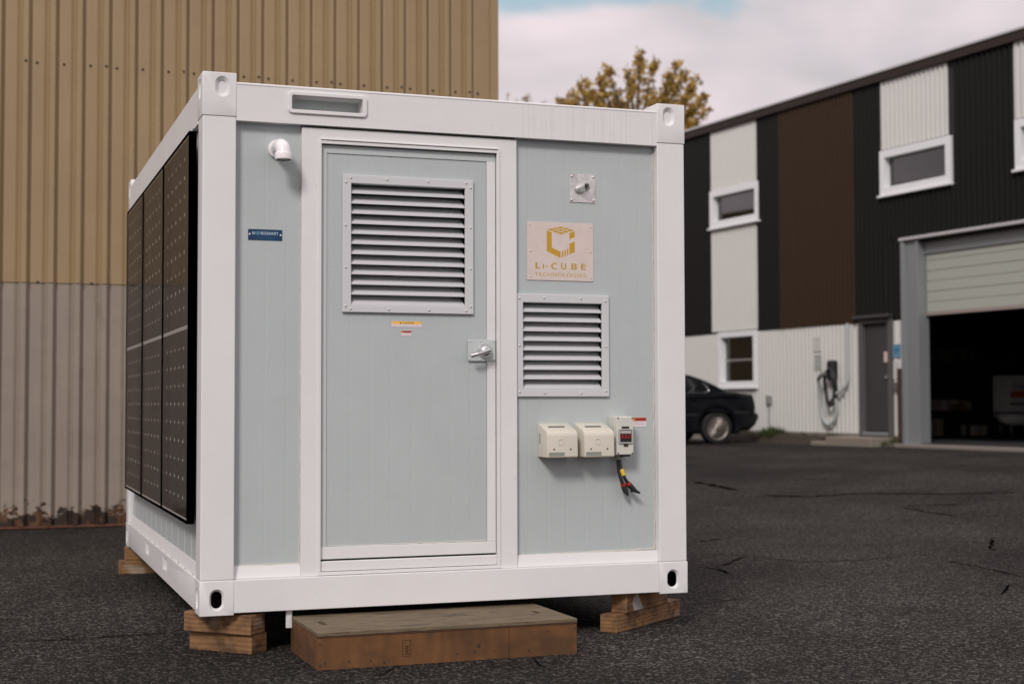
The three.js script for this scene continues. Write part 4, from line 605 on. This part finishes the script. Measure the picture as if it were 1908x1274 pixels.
  carton(1753, 1818, 648, 668, [0.16, 0.14, 0.11], 'long dull carton on an upper shelf'); carton(1766, 1803, 733, 745, [0.2, 0.13, 0.04], 'flat brown carton on a middle shelf');
  carton(1739, 1746, 803, 827, [0.33, 0.29, 0.24], 'narrow pale carton standing on the garage floor'); carton(1748, 1759, 796, 827, [0.40, 0.34, 0.28], 'tall tan carton standing on the garage floor'); carton(1815, 1841, 799, 817, [0.6, 0.55, 0.46], 'low pale carton on the garage floor');
  const CX = -18.2, [cy0, cz0] = look(1884, 768, CX), [cy1] = look(1884, 699, CX), wide = 1.1, mac = put('equipment_cabinet', 'white equipment cabinet with orange stripe inside the garage', 'cabinet', CX, 0.396, cz0), hh = cy1 - 0.396, b0 = cy0 - 0.396;
  part('cabinet_body', box(0, wide, b0, hh, -0.5, 0, 0.015), mat(0.62, 0.61, 0.58, 0.5), mac); part('stripe', box(0.002, wide - 0.002, b0 + (hh - b0) * 0.40, b0 + (hh - b0) * 0.57, 0.0005, 0.006), mat(0.5, 0.11, 0.02, 0.5), mac); part('lower_band', box(0.002, wide - 0.002, b0 + (hh - b0) * 0.2, b0 + (hh - b0) * 0.26, 0.0005, 0.006), mat(0.12, 0.1, 0.1, 0.5), mac);
  for (const x of [0.08, wide - 0.14]) part('stand', box(x, x + 0.06, 0, b0 - 0.001, -0.4, -0.1), M.dark, mac);
  const ct = new THREE.PlaneGeometry(0.7, (hh - b0) * 0.28); ct.translate(0.38, b0 + (hh - b0) * 0.74, 0.003); part('print', ct, new THREE.MeshStandardMaterial({ roughness: 0.5, map: print(256, 96, (c, w, h) => { c.fillStyle = '#cfcdc6'; c.fillRect(0, 0, w, h); c.fillStyle = '#4c4f50'; c.font = 'italic 70px sans-serif'; c.fillText('One', 4, 84); }) }), mac);
  const TX = -17.6, [ty0, tz0] = look(1880, 792, TX), [ty1] = look(1880, 771, TX), tr = put('trolley', 'pale metal trolley standing in front of the white cabinet', 'trolley', TX, 0.396, tz0), t0 = ty0 - 0.396, t1 = ty1 - 0.396;
  part('tray', frustum([[[0.08, t0, 0], [0.9, t0, 0], [0.9, t0, -0.4], [0.08, t0, -0.4]].reverse(), [[0, t1, 0.04], [1.0, t1, 0.04], [1.0, t1, -0.44], [0, t1, -0.44]].reverse()]), mat(0.55, 0.54, 0.52, 0.5), tr);
  for (const x of [0.15, 0.8]) for (const z of [-0.05, -0.35]) { part('wheel', boxUV(new THREE.CylinderGeometry(0.06, 0.06, 0.04, 14).rotateX(Math.PI / 2).translate(x, 0.06, z)), M.black, tr); part('fork', box(x - 0.02, x + 0.02, 0.07, t0 + 0.01, z - 0.035, z - 0.022), steel, tr); }
  // rubble bank and weeds at the foot of the wall
  const bank = (() => { const xs = 60, pos = [], idx = []; for (let i = 0; i <= xs; i++) { const x = -21.8 + (-18.36 + 21.8) * i / xs; for (let k = 0; k <= 6; k++) { const z = 0.022 + 0.62 * k / 6, n = fbm3(x * 5, 3, z * 7, 3), w = toWorld(x, 0, z), g = groundY(w[0], w[2]); pos.push(x, k === 6 ? g - 0.02 : mixn(0.50, g - 0.01, Math.pow(k / 6, 1.4)) + 0.12 * (n - 0.5), z); } } for (let i = 0; i < xs; i++) for (let k = 0; k < 6; k++) { const a = i * 7 + k, b = a + 7; idx.push(a, a + 1, b, b, a + 1, b + 1); } const g = new THREE.BufferGeometry(); g.setAttribute('position', new THREE.Float32BufferAttribute(pos, 3)); g.setIndex(idx); g.computeVertexNormals(); return g; })();
  const bank_ = structure('soil_bank', bank, mat(0.032, 0.022, 0.014, 0.95)); bank_.position.set(FAC.x, 0, 0); bank_.rotation.y = turn;
  const blade = new THREE.BufferGeometry(); blade.setAttribute('position', new THREE.Float32BufferAttribute([-0.012, 0, 0, 0.012, 0, 0, 0.008, 0.09, 0.02, -0.008, 0.09, 0.02, 0, 0.16, 0.06], 3)); blade.setIndex([0, 1, 2, 0, 2, 3, 3, 2, 4]); blade.computeVertexNormals();
  const weeds = new THREE.InstancedMesh(blade, mat(0.045, 0.065, 0.018, 0.8), 1500), dm = new THREE.Object3D(), col = new THREE.Color(); weeds.name = 'weeds'; weeds.userData = { kind: 'stuff', label: 'low weeds growing along the foot of the white wall', category: 'weeds' };
  for (let i = 0; i < 1500; i++) { const clump = rnd() < 0.35, x = clump ? -20.3 + 0.12 * (rnd() + rnd() + rnd() - 1.5) * 2 : rnd() < 0.15 ? rr(-16.75, -16.45) : rr(-21.8, -18.0), z = rr(0.05, 0.4), w = toWorld(x, 0, z), y = groundY(w[0], w[2]) + 0.15 * (1 - z / 0.45) - 0.01; dm.position.set(w[0], y, w[2]); dm.rotation.set(rr(-0.5, 0.5), rr(0, 6.3), rr(-0.5, 0.5)); dm.scale.setScalar(rr(0.4, 1.1) * (clump ? 1.5 : 0.75)); dm.updateMatrix(); weeds.setMatrixAt(i, dm.matrix); const k = rnd(); weeds.setColorAt(i, col.setRGB(0.6 + 0.7 * k, 0.7 + 0.3 * rnd(), 0.6)); }
  scene.add(weeds);
}

// ------------------------------------------------------------------ dark saloon car parked in front of the workshop (local: x towards its tail, y up, z towards the visible flank)
{
  const gy = groundY(12.4, -20.5), car = thing('parked_car', 'black saloon car with spoked alloy wheels parked before the white wall', 'car', [8.84, gy, -20.55], 0);
  const paint = phys(0.005, 0.006, 0.008, 0.3, { clearcoat: 0.45, clearcoatRoughness: 0.08, specularIntensity: 0.3 }), glass = phys(0.008, 0.009, 0.010, 0.05), chrome = mat(0.75, 0.75, 0.76, 0.18, { metalness: 1 }), rub = mat(0.014, 0.014, 0.014, 0.8), rimM = mat(0.52, 0.47, 0.43, 0.3, { metalness: 0.85 });
  const Lc = 4.95, hw = 0.92, wf = 0.86, wr = 3.97, R = 0.325;
  const s = new THREE.Shape();                           // flank outline with wheel arches, nose at x = 0
  s.moveTo(0.06, 0.24); s.lineTo(wf - 0.40, 0.22); s.absarc(wf, 0.32, 0.385, Math.PI + 0.26, -0.26, true); s.lineTo(wr - 0.385, 0.22); s.absarc(wr, 0.32, 0.385, Math.PI + 0.26, -0.26, true); s.lineTo(4.72, 0.26); s.lineTo(4.86, 0.36); s.lineTo(4.945, 0.48); s.quadraticCurveTo(4.97, 0.56, 4.93, 0.60); s.lineTo(4.865, 0.63);
  s.quadraticCurveTo(4.90, 0.80, 4.83, 0.985); s.quadraticCurveTo(4.60, 1.01, 4.20, 1.03); s.lineTo(3.95, 1.025); s.lineTo(1.45, 0.985); s.quadraticCurveTo(0.75, 0.93, 0.22, 0.78); s.quadraticCurveTo(0.02, 0.68, 0.0, 0.46); s.quadraticCurveTo(0.0, 0.3, 0.06, 0.24);
  const bg = new THREE.ExtrudeGeometry(s, { depth: 2 * hw - 0.20, bevelEnabled: true, bevelSize: 0.085, bevelThickness: 0.10, bevelOffset: -0.085, bevelSegments: 6, curveSegments: 18 }); bg.translate(0, 0, -hw + 0.10);
  { const p = bg.attributes.position; for (let i = 0; i < p.count; i++) { const x = p.getX(i), y = p.getY(i), e = 1 - 0.16 * Math.pow(clamp((0.7 - x) / 0.7), 2) - 0.10 * Math.pow(clamp((x - 4.3) / 0.65), 2), tum = 1 - 0.06 * sstep(0.62, 1.05, y); p.setZ(i, p.getZ(i) * e * tum); } bg.computeVertexNormals(); }
  const body = part('body', boxUV(toCreasedNormals(bg, 0.7)), paint, car);
  // cabin: tapered towards the roof
  const c = new THREE.Shape(); c.moveTo(1.38, 0.95); c.lineTo(1.42, 0.985); c.quadraticCurveTo(1.95, 1.34, 2.28, 1.395); c.quadraticCurveTo(2.9, 1.45, 3.45, 1.37); c.quadraticCurveTo(3.85, 1.27, 4.28, 1.02); c.lineTo(4.30, 0.95); c.closePath();
  const taper = (g) => { const p = g.attributes.position; for (let i = 0; i < p.count; i++) { const y = p.getY(i), x = p.getX(i); p.setZ(i, p.getZ(i) * (1 - 0.24 * sstep(0.95, 1.5, y)) * (1 - 0.08 * sstep(3.4, 4.3, x))); } g.computeVertexNormals(); return g; };
  const cg = new THREE.ExtrudeGeometry(c, { depth: 1.62, bevelEnabled: true, bevelSize: 0.04, bevelThickness: 0.06, bevelOffset: -0.04, bevelSegments: 5, curveSegments: 14 }); cg.translate(0, 0, -0.81); part('cabin', boxUV(toCreasedNormals(taper(cg), 0.7)), paint, car);
  for (const sd of [-1, 1]) {
    const wn = (pts, name) => { const q = new THREE.Shape(); pts.forEach(([x, y], i) => (i ? q.lineTo(x, y) : q.moveTo(x, y))); q.closePath(); const g = new THREE.ExtrudeGeometry(q, { depth: 0.012, bevelEnabled: false }); g.translate(0, 0, sd > 0 ? 0.868 : -0.88); return taper(g.toNonIndexed ? (g.index ? g.toNonIndexed() : g) : g); };
    part('side_window', boxUV(wn([[1.72, 1.0], [2.10, 1.27], [2.35, 1.335], [2.66, 1.35], [2.66, 1.01]])), glass, car); part('side_window', boxUV(wn([[2.74, 1.01], [2.74, 1.352], [3.15, 1.345], [3.45, 1.30], [3.70, 1.20], [3.66, 1.02]])), glass, car);
    part('window_trim', [boxUV(tube([[1.7, 0.997, sd * 0.872], [2.7, 1.003, sd * 0.876], [3.70, 1.012, sd * 0.862]], 0.009, 20, 6)), boxUV(tube([[3.70, 1.012, sd * 0.862], [3.80, 1.05, sd * 0.842], [3.78, 1.13, sd * 0.81], [3.70, 1.21, sd * 0.782]], 0.013, 14, 6))], chrome, car);
    part('tail_light', box(4.70, 4.84, 0.74, 0.91, sd > 0 ? 0.70 : -0.80, sd > 0 ? 0.80 : -0.70, 0.02), phys(0.16, 0.012, 0.01, 0.15), car); part('headlight', box(0.09, 0.3, 0.56, 0.70, sd > 0 ? 0.52 : -0.74, sd > 0 ? 0.74 : -0.52, 0.03), phys(0.5, 0.5, 0.5, 0.1), car);
    part('flank_strip', box(1.30, 3.52, 0.56, 0.60, sd > 0 ? 0.915 : -0.93, sd > 0 ? 0.93 : -0.915, 0.005), rub, car); for (const x of [2.35, 3.35]) part('door_handle', box(x, x + 0.2, 0.85, 0.885, sd > 0 ? 0.885 : -0.91, sd > 0 ? 0.91 : -0.885, 0.01), paint, car);
    part('door_mirror', box(1.78, 1.95, 1.0, 1.12, sd > 0 ? 0.9 : -1.04, sd > 0 ? 1.04 : -0.9, 0.04), paint, car);
    for (const x of [wf, wr]) {
      const ty = new THREE.LatheGeometry([[0.235, -0.10], [0.30, -0.108], [R, -0.08], [R, 0.08], [0.30, 0.108], [0.235, 0.10]].map((a) => new THREE.Vector2(...a)), 36); ty.rotateX(Math.PI / 2); ty.translate(x, R - 0.003, sd * 0.79);
      const w = part('wheel', boxUV(ty), rub, car), z = sd * 0.878;
      const rm = new THREE.LatheGeometry([[0.215, -0.02], [0.238, 0.012], [0.244, 0.012], [0.244, -0.15], [0.2, -0.15], [0.2, -0.03]].map((a) => new THREE.Vector2(...a)), 36); rm.rotateX(sd * Math.PI / 2); rm.translate(x, R - 0.003, z);
      const spokes = []; for (let k = 0; k < 28; k++) { const a = k / 28 * 2 * Math.PI; spokes.push(rod([x + 0.05 * Math.cos(a), R + 0.05 * Math.sin(a), z + sd * 0.012], [x + 0.222 * Math.cos(a + 0.22), R + 0.222 * Math.sin(a + 0.22), z - sd * 0.015], 0.0055, 0.006, 5), rod([x + 0.05 * Math.cos(a), R + 0.05 * Math.sin(a), z + sd * 0.012], [x + 0.222 * Math.cos(a - 0.22), R + 0.222 * Math.sin(a - 0.22), z - sd * 0.015], 0.0055, 0.006, 5)); }
      part('rim', [boxUV(rm), ...spokes.map(boxUV), boxUV(new THREE.SphereGeometry(0.058, 16, 10).scale(1, 1, 0.5).translate(x, R, z + sd * 0.006))], rimM, w); part('brake_disc', boxUV(new THREE.CylinderGeometry(0.205, 0.205, 0.02, 28).rotateX(Math.PI / 2).translate(x, R, z - sd * 0.06)), mat(0.05, 0.045, 0.042, 0.5, { metalness: 0.6 }), w);
    }
  }
  part('rear_bumper', boxUV(tube([[4.32, 0.615, 0.90], [4.62, 0.615, 0.875], [4.86, 0.61, 0.74], [4.93, 0.605, 0.4], [4.945, 0.605, 0], [4.93, 0.605, -0.4], [4.86, 0.61, -0.74], [4.62, 0.615, -0.875], [4.32, 0.615, -0.90]], 0.022, 60, 6)), rub, car);
  part('windscreen', (() => { const q = frustum([[[1.44, 1.005, -0.74], [1.44, 1.005, 0.74], [2.16, 1.372, 0.60], [2.16, 1.372, -0.60]], [[1.43, 1.02, -0.74], [1.43, 1.02, 0.74], [2.14, 1.39, 0.60], [2.14, 1.39, -0.60]]]); return boxUV(q.toNonIndexed()); })(), glass, car);
  part('underbody', box(0.4, 4.6, 0.19, 0.5, -0.62, 0.62), rub, car);
}

// ------------------------------------------------------------------ trees behind the yard
{
  const F = new THREE.Vector3(), px = (u, v, t) => { F.set((u - 954) / 2776.3, -(v - 637) / 2776.3, -1).applyQuaternion(camera.quaternion).multiplyScalar(t).add(camera.position); return F.toArray(); };
  const bark = mat(0.06, 0.042, 0.028, 0.9), leafM = new THREE.MeshPhysicalMaterial({ color: lin(1, 1, 1), roughness: 0.85, transmission: 0.35, thickness: 0 });
  const leaf = new THREE.BufferGeometry(); leaf.setAttribute('position', new THREE.Float32BufferAttribute([0, 0, 0, 0.05, 0.05, 0.012, 0.045, 0.12, 0.02, 0, 0.18, 0, -0.045, 0.12, 0.02, -0.05, 0.05, 0.012], 3)); leaf.setIndex([0, 1, 2, 0, 2, 3, 0, 3, 4, 0, 4, 5]); leaf.computeVertexNormals();
  const V = (a) => new THREE.Vector3(...a);
  function tree(name, label, basePos, fork, tips, density, sz, kr) {
    const o = thing(name, label, 'tree', basePos); const g = [], leaves = [], B = V(basePos), K = V(fork).sub(B);
    const taper = (pts, r0, r1) => { const cv = new THREE.CatmullRomCurve3(pts), n = 10; for (let i = 0; i < n; i++) { const a = cv.getPoint(i / n), b = cv.getPoint((i + 1) / n); g.push(rod(a.toArray(), b.toArray(), mixn(r0, r1, i / n), mixn(r0, r1, (i + 1) / n), 7)); } };
    const trunk = [new THREE.Vector3(0, -0.2, 0), new THREE.Vector3(K.x * 0.2 + 0.12, K.y * 0.45, K.z * 0.3), K]; taper(trunk, 0.26, 0.15); part('trunk', merge(g), bark, o); g.length = 0;
    for (const [p, w, dens = 1] of tips) {
      const T = V(p).sub(B), mid = K.clone().lerp(T, 0.55).add(new THREE.Vector3(rr(-0.2, 0.2), -0.25, rr(-0.3, 0.3))), cv = new THREE.CatmullRomCurve3([K, mid, T]); taper([K, mid, T], 0.09, 0.012);
      const n = Math.round(15 * density);
      for (let i = 0; i < n; i++) {                     // twigs along the outer half of each bough, bending upwards
        const t = 0.34 + 0.66 * Math.sqrt(rnd()), a = cv.getPoint(Math.min(0.999, t)), up = rr(0.25, 0.75) * w, d = new THREE.Vector3(rr(-0.45, 1.25), rr(0.1, 1.1), rr(-0.9, 0.9)).normalize().multiplyScalar(up * (1.25 - t * 0.7)), e = a.clone().add(d);
        g.push(rod(a.toArray(), e.toArray(), 0.012, 0.004, 4));
        const m = Math.round(rr(5, 14) * dens); for (let k = 0; k < m; k++) { const q = a.clone().lerp(e, 0.2 + 0.8 * rnd()); leaves.push([q.x + rr(-1, 1) * 0.10, q.y + rr(-1, 1) * 0.10, q.z + rr(-1, 1) * 0.10]); }
      }
      for (let k = 0; k < 40 * density; k++) { const q = cv.getPoint(0.72 + 0.28 * rnd()); leaves.push([q.x + rr(-1, 1) * 0.09, q.y + rr(-1, 1) * 0.09, q.z + rr(-1, 1) * 0.09]); }
    }
    part('limbs', merge(g), bark, o);
    const im = new THREE.InstancedMesh(leaf, leafM, leaves.length), d = new THREE.Object3D(), cl = new THREE.Color(); im.name = 'crown'; im.userData = { kind: 'stuff' };
    leaves.forEach((l, i) => { d.position.set(...l); d.rotation.set(rr(0, 6.3), rr(0, 6.3), rr(0, 6.3)); d.scale.setScalar(rr(0.6, 1.15) * sz); d.updateMatrix(); im.setMatrixAt(i, d.matrix); const k = rnd(); im.setColorAt(i, k < 0.55 ? cl.setRGB(0.30 * kr, 0.18 * kr, 0.022) : k < 0.75 ? cl.setRGB(0.15 * kr, 0.115 * kr, 0.022) : cl.setRGB(0.5 * kr, 0.36 * kr, 0.17)); });
    o.add(im);
  }
  const T = 47, base = px(1190, 300, T), by = [base[0], groundY(base[0], base[2]), base[2]];
  const tip = (u, v, w = 1, dt = 0, dens = 1) => [px(u, v, T + dt), w, dens];
  tree('maple_tree', 'yellowing tree with upswept boughs rising behind the container corner', by, px(1175, 300, T), [tip(1192, 95, 0.75), tip(1062, 172, 0.45, 0), tip(1090, 150, 0.4, 1, 0.8), tip(1040, 186, 0.35, -1, 0.8), tip(1112, 180, 0.5, 0), tip(1215, 124, 0.7, 1), tip(1165, 128, 0.8, -1), tip(1128, 124, 0.6, 1), tip(1115, 148, 0.5), tip(1080, 160, 0.5, -1, 0.7), tip(1056, 182, 0.45, 1, 0.7), tip(1098, 172, 0.5, 0, 0.7), tip(1146, 180, 0.6, 1), tip(1265, 115, 0.6), tip(1248, 138, 0.75, -1), tip(1276, 140, 0.6, 1), tip(1300, 150, 0.55), tip(1290, 168, 0.8, -1), tip(1240, 165, 0.9, 1), tip(1215, 180, 0.8, -1), tip(1317, 178, 0.55), tip(1300, 195, 0.8, 1), tip(1316, 205, 0.5, -1), tip(1285, 210, 0.7), tip(1262, 195, 0.9, 1), tip(1180, 150, 0.6, 1), tip(1290, 232, 0.5, -1), tip(1080, 260, 0.9, 1), tip(1120, 240, 0.9, -1), tip(1260, 260, 0.9, -1), tip(1170, 230, 0.9, 1.5), tip(1210, 240, 0.9, -1.5)], 1.0, 1.0, 1.35);
  const b2 = px(968, 260, 52); tree('ash_tree', 'thin far treetop just showing above the container roof beside the warehouse', [b2[0], 0, b2[2]], px(966, 420, 52), [[px(900, 240, 52), 0.8, 1], [px(1030, 235, 53), 0.8, 1], [px(930, 225, 51), 0.8, 1], [px(990, 222, 52), 0.8, 1], [px(890, 300, 53), 0.9, 1], [px(1045, 290, 51), 0.9, 1], [px(965, 250, 50), 0.9, 1], [px(945, 183, 52), 0.4, 0.4], [px(984, 178, 52), 0.4, 0.35], [px(965, 190, 53), 0.5, 0.4], [px(1010, 192, 52), 0.35, 0.3]], 0.6, 0.9, 1.1);
}

scene.traverse((o) => { if (o.isMesh) { o.castShadow = true; o.receiveShadow = true; } });
renderer.render(scene, camera);
